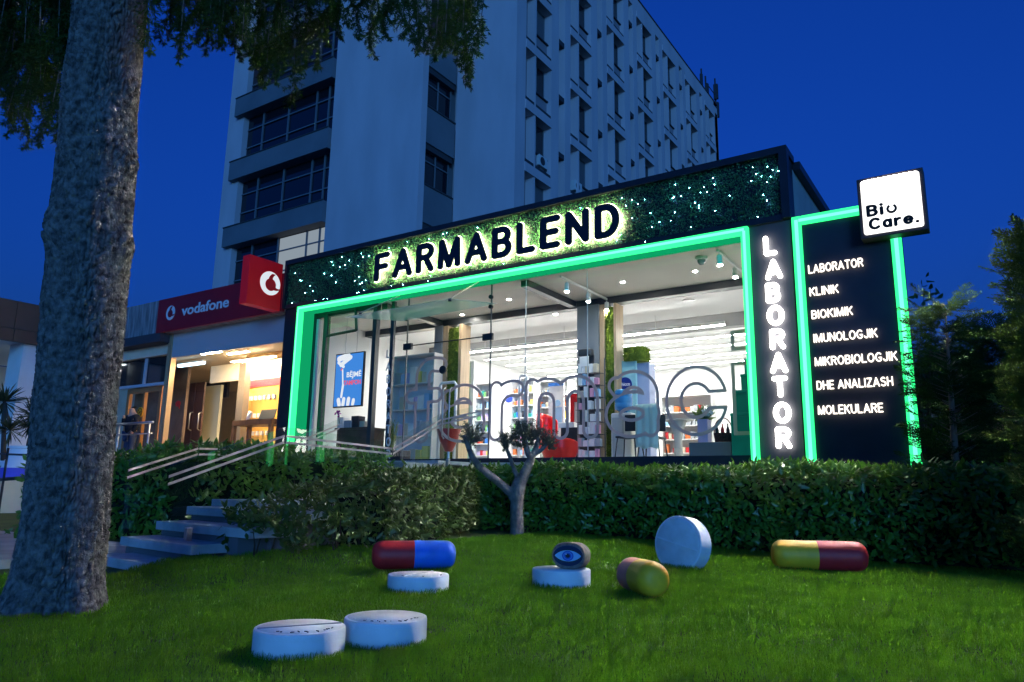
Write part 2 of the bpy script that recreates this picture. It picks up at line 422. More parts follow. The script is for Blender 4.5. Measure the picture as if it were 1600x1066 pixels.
# ------------------------------------------------------------------ entrance stairs
st = thing('entrance_stairs', 'broad flight of pale concrete slab steps at the left end of the hedge', 'stairs', (-6.6, 4.2, 0))
lx = [-7.25, -7.45, -7.4, -7.4]
for k in range(4):
    z = .09+.145*k; x0 = lx[k]; y0 = 3.86+.33*k; ln_ = (1.15, 1.45, 1.8, 1.85)[k]
    q = [np.array([x0, y0, z-.085]), np.array([x0+ln_, y0-.12*ln_, z-.085]), np.array([x0+ln_, y0+.36, z-.085]), np.array([x0, y0+.47, z-.085])]
    MB().slab(q, (0, 0, .085)).build('tread', CONC, st, bevel=.006)
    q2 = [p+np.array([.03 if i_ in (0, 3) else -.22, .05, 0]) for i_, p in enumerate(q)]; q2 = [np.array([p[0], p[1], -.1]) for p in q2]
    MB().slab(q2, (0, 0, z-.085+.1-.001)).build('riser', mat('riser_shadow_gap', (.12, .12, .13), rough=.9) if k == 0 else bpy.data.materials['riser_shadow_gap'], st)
MB().box(-8.6, -7.6, 7.4, 9.0, -.1, .599).build('landing', CONC, st, bevel=.006); MB().box(-7.45, -6.5, 5.18, 7.399, -.1, .60).build('landing', CONC, st, bevel=.006)
for k, (y0, z) in enumerate(((8.6, .76), (8.95, .92), (9.3, 1.07))):
    MB().box(-9.6, -8.0+.06*k, y0, 9.75, z-.12, z).build('tread', CONC, st, bevel=.006)
MB().box(-9.9, -6.2, 10.75, 12.0, 1.0, 1.219).build('door_slab', CONC, st, bevel=.008); MB().box(-9.9, -7.9, 9.7, 10.75, 1.0, 1.22).build('door_slab', CONC, st, bevel=.008)

# ================================================================== PHARMACY
YF, YG = 12.0, 12.43
XL, XR = -14.94, -2.57
ZT, ZTUBE, ZFL, ZSILL = 6.44, 5.16, 1.30, 1.38
ph = thing('pharmacy_building', 'single storey black pharmacy with leafy fascia, green light frame and wide lit glass front', 'building', (-8.7, 12, 0))
WALLIN = mat('interior_white_wall', (.80, .80, .79), rough=.7, var=.02, vscale=1)
GREYCEIL = mat('grey_ceiling', (.70, .66, .60), rough=.8, var=.04, vscale=1)
PLASTER = mat('grey_plaster', (.34, .36, .36), rough=.9, var=.12, vscale=2, bump=.15)
REVEAL = mat('reveal_panel', (.55, .58, .56), rough=.4)
m = MB(); m.box(XL, XR, YF+.03, YF+.40, ZTUBE, ZT-.12); m.box(XL, -14.41, YF, YF+.40, 1.0, ZTUBE)
m.box(-14.41, -3.235, YF+.1, YF+.40, 0, ZSILL-.02)
m.build('cladding', BLACK, ph)
m = MB(); m.box(XL-.03, XR+.03, YF-.10, YF+.45, ZT-.12, ZT); m.box(XR-.10, XR+.03, YF-.10, YF+.06, ZTUBE+.02, ZT-.12); m.box(XL-.03, XL+.04, YF-.10, YF+.06, ZTUBE+.02, ZT-.12)
m.box(XL, XR-.10, YF-.06, YF+.03, ZTUBE, ZTUBE+.10)
m.build('fascia_trim', BLACK, ph)
MB().box(-3.235, XR, YF, YF+.40, 0, ZTUBE-.001).build('right_pier', mat('dark_satin_panel', (.075, .075, .085), rough=.55, var=.1, vscale=2), ph)
# glowing frame
tb = .125
CORE_E = emi('green_core', (.14, 1, .50), 2.0)
m = MB(); m.box(-14.41, -3.235, YF-.09, YF+.05, ZTUBE-tb, ZTUBE); o_ = m.build('light_tube', GREEN_E, ph, bevel=.02)
MB().box(-14.35, -3.295, YF-.096, YF-.091, ZTUBE-.082, ZTUBE-.036).build('tube_core', CORE_E, o_)
m = MB(); m.box(-14.41, -14.41+tb, YF-.09, YF+.05, 1.05, ZTUBE-tb); o_ = m.build('light_tube', GREEN_E, ph, bevel=.02)
MB().box(-14.372, -14.326, YF-.096, YF-.091, 1.06, ZTUBE-.083).build('tube_core', CORE_E, o_)
m = MB(); m.box(-3.235-tb, -3.235, YF-.09, YF+.05, 1.05, ZTUBE-tb); o_ = m.build('light_tube', GREEN_E, ph, bevel=.02)
MB().box(-3.322, -3.276, YF-.096, YF-.091, 1.06, ZTUBE-.083).build('tube_core', CORE_E, o_)
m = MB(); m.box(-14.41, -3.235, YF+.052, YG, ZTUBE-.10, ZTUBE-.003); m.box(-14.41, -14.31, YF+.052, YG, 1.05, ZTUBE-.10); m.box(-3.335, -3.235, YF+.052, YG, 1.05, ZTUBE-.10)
m.build('glowing_reveal', emi('green_reveal_glow', (.004, .36, .13), 1.0), ph)  # tube light falling on the inner reveal is put in as emission
# shell
YB, ZC = 25.0, 5.06
m = MB(); m.box(XL, XL+.2, YF+.401, YB, 0, 6.1); m.box(XR-.2, XR, YF+.401, YB, 0, 6.1); m.box(XL, XR, YB, YB+.2, 0, 6.1); m.build('wall', PLASTER, ph)
m = MB(); m.box(XL+.2, XL+.25, YG+.05, YB-.05, ZFL, ZC); m.box(XR-.25, XR-.2, YG+.05, YB-.05, ZFL, ZC); m.box(XL+.2, XR-.2, YB-.06, YB-.01, ZFL, ZC); m.build('inner_wall', WALLIN, ph)
MB().box(XL, XR, YF+.401, YB, 6.1, 6.2).build('roof', PLASTER, ph)
MB().box(XR-.25, XR+.12, YF+.45, YB, 6.2, 6.34).build('roof_edge', BLACK, ph)
MB().box(XL+.2, XR-.2, YF+.42, YB, 1.0, ZFL).build('floor', mat('shop_floor', (.55, .55, .54), rough=.25, var=.04), ph)
YBM = 14.6
MB().box(XL+.2, XR-.2, YG-.02, YBM+.25, ZC, ZC+.1).build('ceiling', GREYCEIL, ph)
MB().box(XL+.2, XR-.2, YBM+.25, YB, ZC, ZC+.1).build('ceiling', WALLIN, ph)
m = MB(); m.box(XL+.25, XR-.25, YBM, YBM+.25, 4.90, ZC-.002); m.build('ceiling_beam', CHAR, ph)
for px, py in ((870, 468), (655, 498)):
    p = atZ(px, py, 4.95); m = MB(); m.box(p[0]-.09, p[0]+.09, YG+.08, YBM-.002, 4.92, ZC-.003); m.build('ceiling_beam', CHAR, ph)
# dropped soffit band behind the first pendant light
MB().box(XL+.25, XR-.25, 17.4, 17.65, 4.72, ZC-.002).build('soffit', mat('grey_soffit', (.25, .25, .25), rough=.8), ph)
# wall above interior zone (return behind)
MOSS = leafmat('moss', (.10, .16, .012), (.20, .27, .03), rough=.9, spec=.1, scale=14, sub=.1)
WOOD = mat('pale_wood', (.50, .36, .22), rough=.5, var=.15, vscale=2, stretch=(8, 8, .8))
def moss_box(name, x0, x1, y0, y1, z0, z1, parent, dens=2600):
    A = [(x1-x0)*(z1-z0), (y1-y0)*(z1-z0), (y1-y0)*(z1-z0), (x1-x0)*(y1-y0)]
    P = []; N = []
    for a, fn, n_ in zip(A, (lambda u, v: (x0+u*(x1-x0), y0, z0+v*(z1-z0)), lambda u, v: (x0, y0+u*(y1-y0), z0+v*(z1-z0)), lambda u, v: (x1, y0+u*(y1-y0), z0+v*(z1-z0)), lambda u, v: (x0+u*(x1-x0), y0+v*(y1-y0), z1)),
                        ((0, -1, 0), (-1, 0, 0), (1, 0, 0), (0, 0, 1))):
        for _ in range(int(a*dens)): P.append(fn(rnd.random(), rnd.random())); N.append(n_)
    P = np.array(P); N = np.array(N, float); D = unit(N*.8+rdir(len(P))*.9)
    v, q = leaves(P-N*.01, D, rdir(len(P)), R.uniform(.025, .06, len(P)), R.uniform(.015, .03, len(P)), oval=False)
    m = MB().box(x0, x1, y0+.004, y1, z0, z1); o = len(m.v)
    V = np.concatenate([np.array(m.v), v]); F4 = np.concatenate([np.array(m.f), q+o])
    return link_mesh(name, np_mesh(name, V, [F4]), MOSS, parent)
for grey0, grey1, w0, w1, m0, m1, e1, yy in ((905, 939, 940, 948, 949, 961, 966, 600), (680, 692, 693, 700, 701, 717, 722, 600)):
    gx = lambda px: atY(px, yy, YBM)[0]
    MB().box(gx(grey0), gx(grey1), YBM-.1, YBM+.35, ZFL, 4.899).build('pillar', mat('pillar_grey', (.22, .24, .26), rough=.5) if grey0 == 905 else bpy.data.materials['pillar_grey'], ph)
    MB().box(gx(w0), gx(w1)-.004, YBM-.08, YBM+.3, ZFL, 4.88).build('wood_post', WOOD, ph)
    moss_box('moss_panel', gx(m0), gx(m1), YBM-.05, YBM+.25, ZFL, 4.80, ph)
    MB().box(gx(m1)+.02, gx(e1), YBM-.08, YBM+.3, ZFL, 4.88).build('wood_post', WOOD, ph)
# glazing: panes between joints, dark frames on the left
jx = [atY(px, 600, YG)[0] for px in (487, 503, 581, 607, 633, 765, 820, 918, 1180)]
XW0, XW1 = -14.30, -3.34
edges = [XW0+.0, jx[1], jx[2], jx[4], jx[5], jx[6], jx[7], XW1]
for a, b in zip(edges[:-1], edges[1:]):
    if abs(a-jx[4]) < .01: continue                     # the door opening
    if abs(a-edges[0]) < .01: continue
    MB().box(a+.004, b-.004, YG, YG+.014, ZSILL, ZTUBE-.1).build('window_pane', CLEAR, ph)
m = MB(); m.box(jx[2]-.05, jx[2]+.07, YG-.03, YG+.10, ZFL, ZTUBE-.1); m.box(jx[1]-.05, jx[1]+.06, YG-.03, YG+.1, ZFL, ZTUBE-.1)
m.box(jx[3]-.05, jx[3]+.05, YG+.03, YG+.10, ZFL, ZTUBE-.1); m.box(jx[0]-.06, jx[0]+.05, YG-.03, YG+.1, ZFL, ZTUBE-.1)
m.box(XW0+.05, jx[2], YG-.02, YG+.08, ZTUBE-.22, ZTUBE-.101); m.box(XW0+.05, XW1, YF+.402, YG+.1, 1.2, ZSILL)
m.build('window_frame', CHAR, ph)
MB().box(XW0, XW0+.16, YG-.02, YG+.05, ZFL, ZTUBE-.25).build('window_jamb', OFFWHITE, ph)
# open hopper window
hw = thing('hopper_window', 'small dark framed top hung window tilted open at the left end of the glass front', 'window', (atY(535, 505, YG-.1)))
a, b = atY(512, 491, YG-.05), atY(556, 484, YG-.05); c, d = atY(557, 516, YG-.3), atY(511, 525, YG-.3)
for p, q in ((a, b), (b, c), (c, d), (d, a)): pass
m = MB()
for p, q in ((a, b), (b, c), (c, d), (d, a)): m.tube([p, q], .035, 4)
m.build('frame', CHAR, hw)
MB().slab([a, b, c, d], (0, .01, 0)).build('pane', CLEAR, hw)
m_j = mat('joint_seal', (.55, .58, .57), rough=.4)
for x_ in (jx[6], jx[7]): MB().box(x_-.006, x_+.006, YG-.004, YG+.018, ZSILL, ZTUBE-.1).build('glass_joint', m_j, ph)
for x_ in (jx[4], jx[5]): MB().box(x_-.010, x_+.010, YG-.008, YG+.022, ZFL, ZTUBE-.1).build('glass_joint', mat('joint_dark', (.10, .11, .11), rough=.4) if 'joint_dark' not in bpy.data.materials else bpy.data.materials['joint_dark'], ph)
# glass door
zd0, zd1 = ZFL+.02, 3.93
dr = MB().box(jx[4]+.012, jx[5]-.012, YG, YG+.014, zd0, zd1).build('glass_door', CLEAR, ph)
MB().box(jx[4]+.004, jx[5]-.004, YG, YG+.014, zd1+.012, ZTUBE-.1).build('window_pane', CLEAR, ph)
for a_, b_ in ((jx[4]-.09, jx[4]+.15), (jx[5]-.20, jx[5]+.05)): MB().box(a_, b_, YG-.025, YG+.04, zd1-.08, zd1+.06).build('patch_fitting', BLACK, dr)
m = MB(); m.tube([(jx[4]+.1, YG-.02, zd1), (jx[5]-.15, YG-.02, zd1)], .014, 8); m.build('header_bar', BLACK, dr)
for px in (692, 702):
    p = atY(px, 645, YG-.06); m = MB(); m.tube([(p[0], YG, p[2]+.55), (p[0], YG-.07, p[2]+.5), (p[0], YG-.07, p[2]-.5), (p[0], YG, p[2]-.55)], .016, 8); m.build('handle', STEEL, dr, True)
p = atY(692, 578, YG-.02); MB().lathe(p, [(.0, -.02), (.09, -.02), (.09, .02), (0, .02)], 24, (0, 1, 0)).build('round_sticker', BLACK, dr)
m = MB()
for px in (632, 765):
    for pyy in (0.35, .62): m.lathe((atY(px, 600, YG)[0], YG-.02, ZTUBE-.1-pyy*.8), [(.0, -.03), (.045, -.03), (.045, .03), (0, .03)], 16, (0, 1, 0))
m.build('glass_fitting', BLACK, ph)
# canopy
cn = thing('glass_canopy', 'frosted glass door canopy hung from two slim rods below the green light frame', 'canopy', atY(660, 480, 11.8))
q = [atY(539, 496, 11.25), atY(702, 467.5, 11.25), atY(776, 475, YG-.03), atY(628, 502, YG-.03)]
MB().slab(q, (0, 0, .014)).build('glass_sheet', CANOPYGLASS, cn)
m = MB()
for fr, bk in (((563, 489), (625, 462)), ((703, 467), (748, 440))):
    MB().tube([atY(*fr, 11.3), atY(*bk, YF+.06)], .013, 8).build('hanger_rod', STEEL, cn)
m = MB()
for x, y in ((563, 491), (703, 469)): m.lathe(atY(x, y, 11.3), [(0, -.03), (.035, -.03), (.035, .03), (0, .03)], 12)
m.build('rod_fitting', BLACK, cn)

# leafy fascia
LEAFY = leafmat('fascia_leaf', (.045, .18, .075), (.11, .30, .11), rough=.5, spec=.35, scale=18, sub=.15)
n = 34000
P = np.stack([R.uniform(XL+.05, XR-.11, n), YF+.03-R.uniform(0, .05, n), R.uniform(ZTUBE+.11, ZT-.13, n)], -1)
D = unit(np.array([0, -.75, .25])+rdir(n)*.8)
P[:, 1] -= .035*vnoise(np.stack([P[:, 0]*7, 0*P[:, 0], P[:, 2]*7], -1), 9)
v, qd = leaves(P, D, unit(np.array([0, -1, .6])+rdir(n)*.7), R.uniform(.025, .055, n), R.uniform(.014, .028, n), oval=False)
gw = link_mesh('leaf_wall', np_mesh('leaf_wall', v, [qd]), LEAFY, ph)
# bulbs of the string light in the leaves
Z1 = [(82,787),(120,832),(170,862),(140,905),(62,965),(200,950),(250,942),(272,940),(297,720),(297,802),(323,842),(345,752),(357,692),(378,741),(403,712),(460,810),(478,845),(500,828),(460,903),(490,890),(447,905),(475,672),(519,684),(653,863),(722,856),(747,603),(640,640),(745,655),(875,586),(960,555),(982,548),(1165,517),(1063,575),(1125,742),(885,802),(870,835),(1320,732),(1445,568),(1465,570)]
Z2 = [(290,385),(275,430),(505,330),(558,343),(528,372),(560,437),(655,410),(480,550),(497,525),(770,332),(814,322),(858,280),(950,301),(885,357),(906,384),(781,407),(761,449),(865,484),(980,227),(1180,242),(1280,220),(1290,187),(1320,191),(1338,290),(1260,345),(1212,430),(627,560)]
pts = [(440+x/3.807, 220+y/3.807) for x, y in Z1]+[(820+x/3.333, 210+y/3.333) for x, y in Z2]
for _ in range(26):
    pts.append((rnd.uniform(460, 575), 0) if rnd.random() < .4 else (rnd.uniform(975, 1215), 0))
pts = [(x, y if y else 233+(1228-x)*.229+rnd.uniform(14, 84-(1228-x)*.03)) for x, y in pts]
BULB = emi('bulb_light', (.14, .52, 1), 220)
b0 = None
for x, y in pts:
    p = atY(x, y, YF-.06)
    if b0 is None:
        b0 = MB().lathe((0, 0, 0), [(0, -.005), (.0036, -.0036), (.005, 0), (.0036, .0036), (0, .005)], 8).build('bulb', BULB, None, True); b0.parent = ph; b = b0
    else:
        b = b0.copy(); COL.objects.link(b)
    b.location = Vector(p-base(ph))
    s_ = rnd.uniform(.75, 1.35); b.scale = (s_, s_, s_)

# ------------------------------------------------------------------ main shop sign: black halo lit letters
sg = thing('shop_sign', 'row of big black halo lit letters on the leafy fascia above the glass front', 'sign', atY(780, 400, YF))
BLK_LET = mat('black_letter', (.012, .012, .016), rough=.35, spec=.5)
zb, zt_ = atY(585, 441, 11.88)[2], atY(585, 397.5, 11.88)[2]
xa, xb = atY(585, 420, 11.88)[0], atY(968, 343, 11.88)[0]
hw_ = .126
hh = (zt_-zb)/(1+2*hw_)
word = 'FARMABLEND'; WX = 1.13; tw = (sum(GLYPH[c][0] for c in word)+2*hw_*len(word))*WX
gap = ((xb-xa)/hh-tw)/(len(word)-1)
cx = xa
for c in word:
    wd, ln = GLYPH[c]
    ox = cx+hw_*hh*WX
    def to3(y_):
        return lambda u, v, w_: (ox+u*hh*WX, y_-w_, zb+hw_*hh+v*hh)
    off = MB(); sdf_solid(lambda X, Y: seg_sdf(X, Y, ln)-hw_, -.14, wd+.14, -.14, 1.14, .022, .03, to3(11.90), off)
    lt = off.build('letter', BLK_LET, sg)
    off = MB(); sdf_solid(lambda X, Y: seg_sdf(X, Y, ln)-hw_-.030, -.2, wd+.2, -.2, 1.2, .03, .012, to3(11.914), off)
    off.build('halo', HALO_E, lt)
    off = MB(); sdf_solid(lambda X, Y: seg_sdf(X, Y, ln)-hw_*.8, -.2, wd+.2, -.2, 1.2, .04, .006, to3(11.922), off)
    off.build('back_light', BACK_E, lt)
    cx += ((wd+2*hw_)*WX+gap)*hh
# ------------------------------------------------------------------ vertical sign, glowing white letters
vs = thing('vertical_sign', 'white glowing letters stacked upright on the black pier right of the glass front', 'sign', atY(1215, 540, YF))
ctr = [(1203.5, 384), (1209, 421), (1208, 457.5), (1212, 493), (1215, 530), (1217, 567), (1219, 604.5), (1222.5, 645), (1224.5, 684)]
for (px, py), c in zip(ctr, 'LABORATOR'):
    p = atY(px, py, YF-.05); wd, ln = GLYPH[c]; hgt = .265; hwv = .132
    off = MB(); sdf_solid(lambda X, Y: seg_sdf(X, Y, ln)-hwv, -.16, wd+.16, -.16, 1.16, .035, .03, lambda u, v, w_: (p[0]+(u-wd/2)*hgt*1.05, YF-.045-w_, p[2]+(v-.5)*hgt), off)
    off.build('letter', LET_E, vs)
# ------------------------------------------------------------------ laboratory panel sign
ls = thing('laboratory_panel', 'tall black list panel framed by green light strips at the right end of the shop', 'sign', (-1.7, YF, 1))
sx0, sx1 = -2.535, -.985
zt2 = atY(1237, 342, YF)[2]
MB().box(sx0+.01, sx1-.01, YF-.02, YF+.22, 0, zt2-.01).build('panel', BLACK_PANEL, ls)
m = MB(); m.box(sx0, sx0+.145, YF-.07, YF-.021, .95, zt2); o_ = m.build('light_strip', GREEN_E, ls, bevel=.012); MB().box(sx0+.045, sx0+.1, YF-.076, YF-.071, .96, zt2-.06).build('strip_core', CORE_E, o_)
m = MB(); m.box(sx1-.145, sx1, YF-.07, YF-.021, .95, zt2); o_ = m.build('light_strip', GREEN_E, ls, bevel=.012); MB().box(sx1-.1, sx1-.045, YF-.076, YF-.071, .96, zt2-.06).build('strip_core', CORE_E, o_)
m = MB(); m.box(sx0+.146, sx1-.146, YF-.07, YF-.021, zt2-.15, zt2); o_ = m.build('light_strip', GREEN_E, ls, bevel=.012); MB().box(sx0+.11, sx1-.11, YF-.076, YF-.071, zt2-.1, zt2-.05).build('strip_core', CORE_E, o_)
TXT_E = emi('small_letter_light', (1, .90, .80), 2.2)
for s_, xl, yl, xr, yr in (('LABORATOR', 1261, 430, 1352, 416.5), ('KLINIK', 1263, 465, 1312, 458), ('BIOKIMIK', 1266, 500, 1335, 493), ('IMUNOLOGJIK', 1269, 536, 1375, 528.5),
                           ('MIKROBIOLOGJIK', 1271, 573, 1407, 564), ('DHE ANALIZASH', 1274, 610, 1400, 603.5), ('MOLEKULARE', 1276, 649, 1384, 644.5)):
    a = atY(xl, yl, YF-.03); b = atY(xr, yr, YF-.03)
    m = MB(); stroke_text(m, s_, (a[0]+.03, YF-.06, (a[2]+b[2])/2), EX, EZ, (b[0]-a[0])*.965-.02, .14, .088, .02); m.build('lettering', TXT_E, ls)
# ------------------------------------------------------------------ white light box sign
YBX = 11.72
bx = thing('light_box_sign', 'square white light box with dark frame on the corner of the list panel', 'sign', atY(1392, 315, YBX))
a, b = atY(1336, 281, YBX), atY(1441, 262, YBX); a2, b2 = atY(1347, 370.5, YBX), atY(1452, 361, YBX)
x0, x1 = (a[0]+a2[0])/2, (b[0]+b2[0])/2; z1, z0 = (a[2]+b[2])/2, (a2[2]+b2[2])/2
MB().box(x0, x1, YBX, YBX+.24, z0, z1).build('frame', mat('dark_bronze_frame', (.05, .04, .04), rough=.5), bx, bevel=.008)
fr = .05
BOX_E = emi('light_box_face', (1, .985, .96), 120)
nt_ = BOX_E.node_tree; tc_ = nt_.nodes.new('ShaderNodeTexCoord'); sx_ = nt_.nodes.new('ShaderNodeSeparateXYZ'); nt_.links.new(tc_.outputs['Object'], sx_.inputs[0])
def ramp_(src_, a_, b_, lo, hi):
    m_ = nt_.nodes.new('ShaderNodeMapRange'); m_.interpolation_type = 'SMOOTHSTEP'; nt_.links.new(src_, m_.inputs[0])
    for k_, v_ in zip(('From Min', 'From Max', 'To Min', 'To Max'), (a_, b_, lo, hi)): m_.inputs[k_].default_value = v_
    return m_.outputs[0]
def mth_(op, a_, b_=0.):
    m_ = nt_.nodes.new('ShaderNodeMath'); m_.operation = op
    for k_, v_ in enumerate((a_, b_)):
        if isinstance(v_, float): m_.inputs[k_].default_value = v_
        else: nt_.links.new(v_, m_.inputs[k_])
    return m_.outputs[0]
ax_ = mth_('ABSOLUTE', sx_.outputs['X'])                                 # added hot spot throws light on the lawn; lettering and edges stay dim
nt_.links.new(mth_('ADD', mth_('MULTIPLY', mth_('MULTIPLY', ramp_(sx_.outputs['Z'], .03, .16, 0., 1.), ramp_(sx_.outputs['Z'], .30, .40, 1., 0.)), ramp_(ax_, .26, .38, 2700., 0.)), 1.9), nt_.nodes['Emission'].inputs[1])
off = MB()
def rr(X, Y):
    qx = np.abs(X-(x0+x1)/2)-(x1-x0)/2+fr+.035; qy = np.abs(Y-(z0+z1)/2)-(z1-z0)/2+fr+.035
    return np.hypot(np.maximum(qx, 0), np.maximum(qy, 0))+np.minimum(np.maximum(qx, qy), 0)-.035
sdf_solid(rr, x0, x1, z0, z1, .02, .03, lambda u, v, w_: (u, YBX+.01-w_, v), off); off.build('light_face', BOX_E, bx)
INK = mat('dark_print', (.02, .018, .018), rough=.8)
def bxp(fx, fy): return np.array([x0+fx*(x1-x0), YBX-.022, z0+fy*(z1-z0)])
m = MB(); stroke_text(m, 'Bi', bxp(.115, .335), EX, EZ, .265*(x1-x0), .195*(z1-z0), .135, .008); m.build('lettering', INK, bx)
m = MB(); stroke_text(m, 'Care.', bxp(.135, .115), EX, EZ, .75*(x1-x0), .195*(z1-z0), .135, .008); m.build('lettering', INK, bx)
off = MB(); sdf_solid(lambda X, Y: np.where((np.abs(np.degrees(np.arctan2(X, Y))) < 26), 1, np.abs(np.hypot(X, Y)-.055)-.017), -.09, .09, -.09, .09, .006, .012, lambda u, v, w_: tuple(bxp(.50, .41)+np.array([u, -w_, v])), off)
off.build('ring_mark', INK, bx)

# ------------------------------------------------------------------ outlined lettering on the glass
gl = thing('glass_lettering', 'large outlined frosted letters stuck across the shop glass', 'lettering', atY(900, 640, YG))
zb2 = atY(1090, 679, YG)[2]; zx2 = atY(1090, 573, YG)[2]; xh = zx2-zb2
def outl(lines, px0, px1, pyy, gw, h0=0., h1=1., r=.16, t=.026, fn=None):
    """glyph drawn in units of x-height, its inked width gw fitted to the span"""
    xa_, xb_ = atY(px0, pyy, YG)[0], atY(px1, pyy, YG)[0]; kx = (xb_-xa_)/gw
    off = MB()
    sdf_solid((lambda X, Y: np.abs(fn(X, Y))-t) if fn else (lambda X, Y: np.abs(seg_sdf(X, Y, lines)-r)-t), -r-.08, gw-r+.08, -.12, h1+.12, .016, .004, lambda u, v, w_: (xa_+(u+r)*kx, YG-.003-w_, zb2+v*xh), off)
    off.build('letter', FROST, gl)
r = .125
outl([[(.52, 1.42)]+arc(.40, 1.22, .20, .22, 90, 180)+[(.20, r)], [(0, .86), (.46, .86)]], 634, 690, 640, .46+2*r, h1=1.7, r=r)
A_ = lambda: [[(.06, .80)]+arc(.36, .62, .30, .26, 150, 0)+[(.66, r)], arc(.34, .34, .34-.0, .22, 0, 360, 24)]
outl(A_(), 688, 757, 640, .68+2*r, r=r)
outl([[(0, r), (0, .88)], [(0, .55)]+arc(.32, .55, .32, .33, 180, 70)], 766, 817, 640, .43+2*r, r=r)
outl([[(0, r), (0, .88)], [(0, .60)]+arc(.27, .60, .27, .28, 180, 0)+[(.54, r)], [(.54, .60)]+arc(.81, .60, .27, .28, 180, 0)+[(1.08, r)]], 822, 934, 640, 1.08+2*r, r=r)
outl(A_(), 947, 1030, 640, .68+2*r, r=r)
outl(None, 1042, 1136, 640, .875+2*r-.125, r=r, fn=lambda X, Y: np.maximum(np.abs(np.hypot(X-.375, Y-.5)-.375)-.125, -np.maximum(.375-X, np.abs(Y-.5)-.12)))
outl(None, 1148, 1176, 640, 2*r, r=r, fn=lambda X, Y: np.maximum(np.abs(X)-r, np.abs(Y-.5)-.5)); outl(None, 1146, 1173, 560, 2*r, h1=1.7, r=r, fn=lambda X, Y: np.maximum(np.abs(X)-r, np.abs(Y-1.34)-.125))
# small stacked letters on the dark mullion
ml = thing('mullion_lettering', 'small white letters stacked down the dark mullion left of the glass door', 'lettering', atY(606, 620, YG))
for (px, py), c in zip([(606.5, 553+19.6*i) for i in range(9)], 'LABORATOR'):
    p = atY(px, py, YG+.02); wd, ln = GLYPH[c]; off = MB()
    sdf_solid(lambda X, Y: seg_sdf(X, Y, ln)-.10, -.16, wd+.16, -.16, 1.16, .05, .004, lambda u, v, w_: (p[0]+(u-wd/2)*.16, YG+.026-w_, p[2]+(v-.5)*.17), off)
    off.build('letter', WHITE, ml)

# ================================================================== INSIDE THE PHARMACY
def span(px0, px1, pyt, Y):
    p, q = atY(px0, pyt, Y), atY(px1, pyt, Y); return p[0], q[0], (p[2]+q[2])/2
HOUS = mat('light_housing', (.75, .75, .75), rough=.4)
for i, (Y, xa, xb, z) in enumerate(((16.75, -13.8, atY(1131, 478, 16.75)[0], 4.62), (18.4, -14.2, -3.3, 4.98), (19.7, -14.2, -3.3, 4.98), (21.0, -14.2, -3.3, 4.98), (22.4, -14.2, -3.3, 4.98), (23.8, -14.2, -3.3, 4.98))):
    t = thing('linear_light', 'long slim white ceiling light running across the white shop ceiling' if i else 'long slim pendant light hung nearest the glass front, lower than the ceiling lights', 'ceiling light', ((xa+xb)/2, Y, z), 'linear ceiling lights of the shop')
    MB().box(xa, xb, Y-.05, Y+.05, z+.012, z+.09).build('housing', HOUS, t)
    MB().box(xa+.01, xb-.01, Y-(.042 if i == 0 else .024), Y+(.042 if i == 0 else .024), z, z+.010).build('diffuser', STRIP_E if i else PEND_E, t)
    if i == 0:
        m = MB()
        for fx in (.2, .5, .8): m.tube([(xa+(xb-xa)*fx, Y, z+.09), (xa+(xb-xa)*fx, Y, ZC)], .006, 6)
        m.build('hanger', STEEL, t)
SPOT_E = emi('spot_face', (1, .95, .86), 800)
def track(p0, p1, fr, lab, last):
    a = atZ(*p0, 5.0); b = atZ(*p1, 5.0); b[0] = a[0]
    t = thing('track_light', lab, 'track light', a, 'track lights on the grey ceiling')
    MB().box(a[0]-.02, a[0]+.02, a[1], b[1], 4.985, 5.03).build('rail', WHITE, t)
    for f in fr:
        y = a[1]+f*(b[1]-a[1]); c = np.array([a[0], y, 4.97]); dn = unit(np.array([.12, -.25, -1.]))
        s_ = MB().tube([c, c+dn*.05, c+dn*.051, c+dn*.24], [.012, .012, .05, .05], 14).build('spot', WHITE, t, 'auto')
        MB().lathe(c+dn*.241, [(0, 0), (.04, 0), (.04, .004), (0, .004)], 14, dn).build('lens', SPOT_E, s_)
    return t
track((876, 433), (944, 471), (.12, .55, .95), 'white ceiling rail with three spots left of the grey pillar', 3)
track((1121, 392), (1168, 430), (.05, .55, 1.0), 'white ceiling rail with spots beside the right green light strip', 3)
dc = thing('dome_camera', 'white dome camera on the grey shop ceiling', 'camera', atZ(1096, 406, 5.0))
p = atZ(1096, 406, 5.0)
MB().lathe((p[0], p[1], 5.055), [(0, 0), (.11, 0), (.11, -.05), (.09, -.06), (0, -.06)], 20).build('base', WHITE, dc, 'auto')
MB().lathe((p[0], p[1], 4.995), [(.075, 0), (.07, -.05), (.045, -.085), (0, -.10)], 20).build('dome', mat('dome_plastic', (.25, .3, .29), rough=.15), dc, True)
DL_E = emi('downlight', (1, .95, .88), 640)
for px, py in ((795, 468), (973, 441), (1086, 424), (868, 491), (1083, 513), (905, 525), (648, 512), (722, 492), (600, 528)):  # the last ones, by the door, are added to light the shelf there
    p = atZ(px, py, ZC-.01); t = thing('downlight', 'small round downlight set in the shop ceiling', 'ceiling light', p, 'downlights in the shop ceiling')
    MB().lathe(p, [(0, .005), (.06, .005), (.065, -.004), (.045, -.004)], 16).build('ring', WHITE, t); MB().lathe(p-[0, 0, .006], [(0, 0), (.043, 0), (.043, .005), (0, .005)], 16).build('lamp', DL_E, t)
p = atZ(1076, 470, ZC-.01); t = thing('ceiling_speaker', 'flat round white speaker in the ceiling behind the dark beam', 'speaker', p)
MB().lathe(p, [(0, .005), (.14, .005), (.15, -.012), (0, -.02)], 24).build('grille', WHITE, t, 'auto')

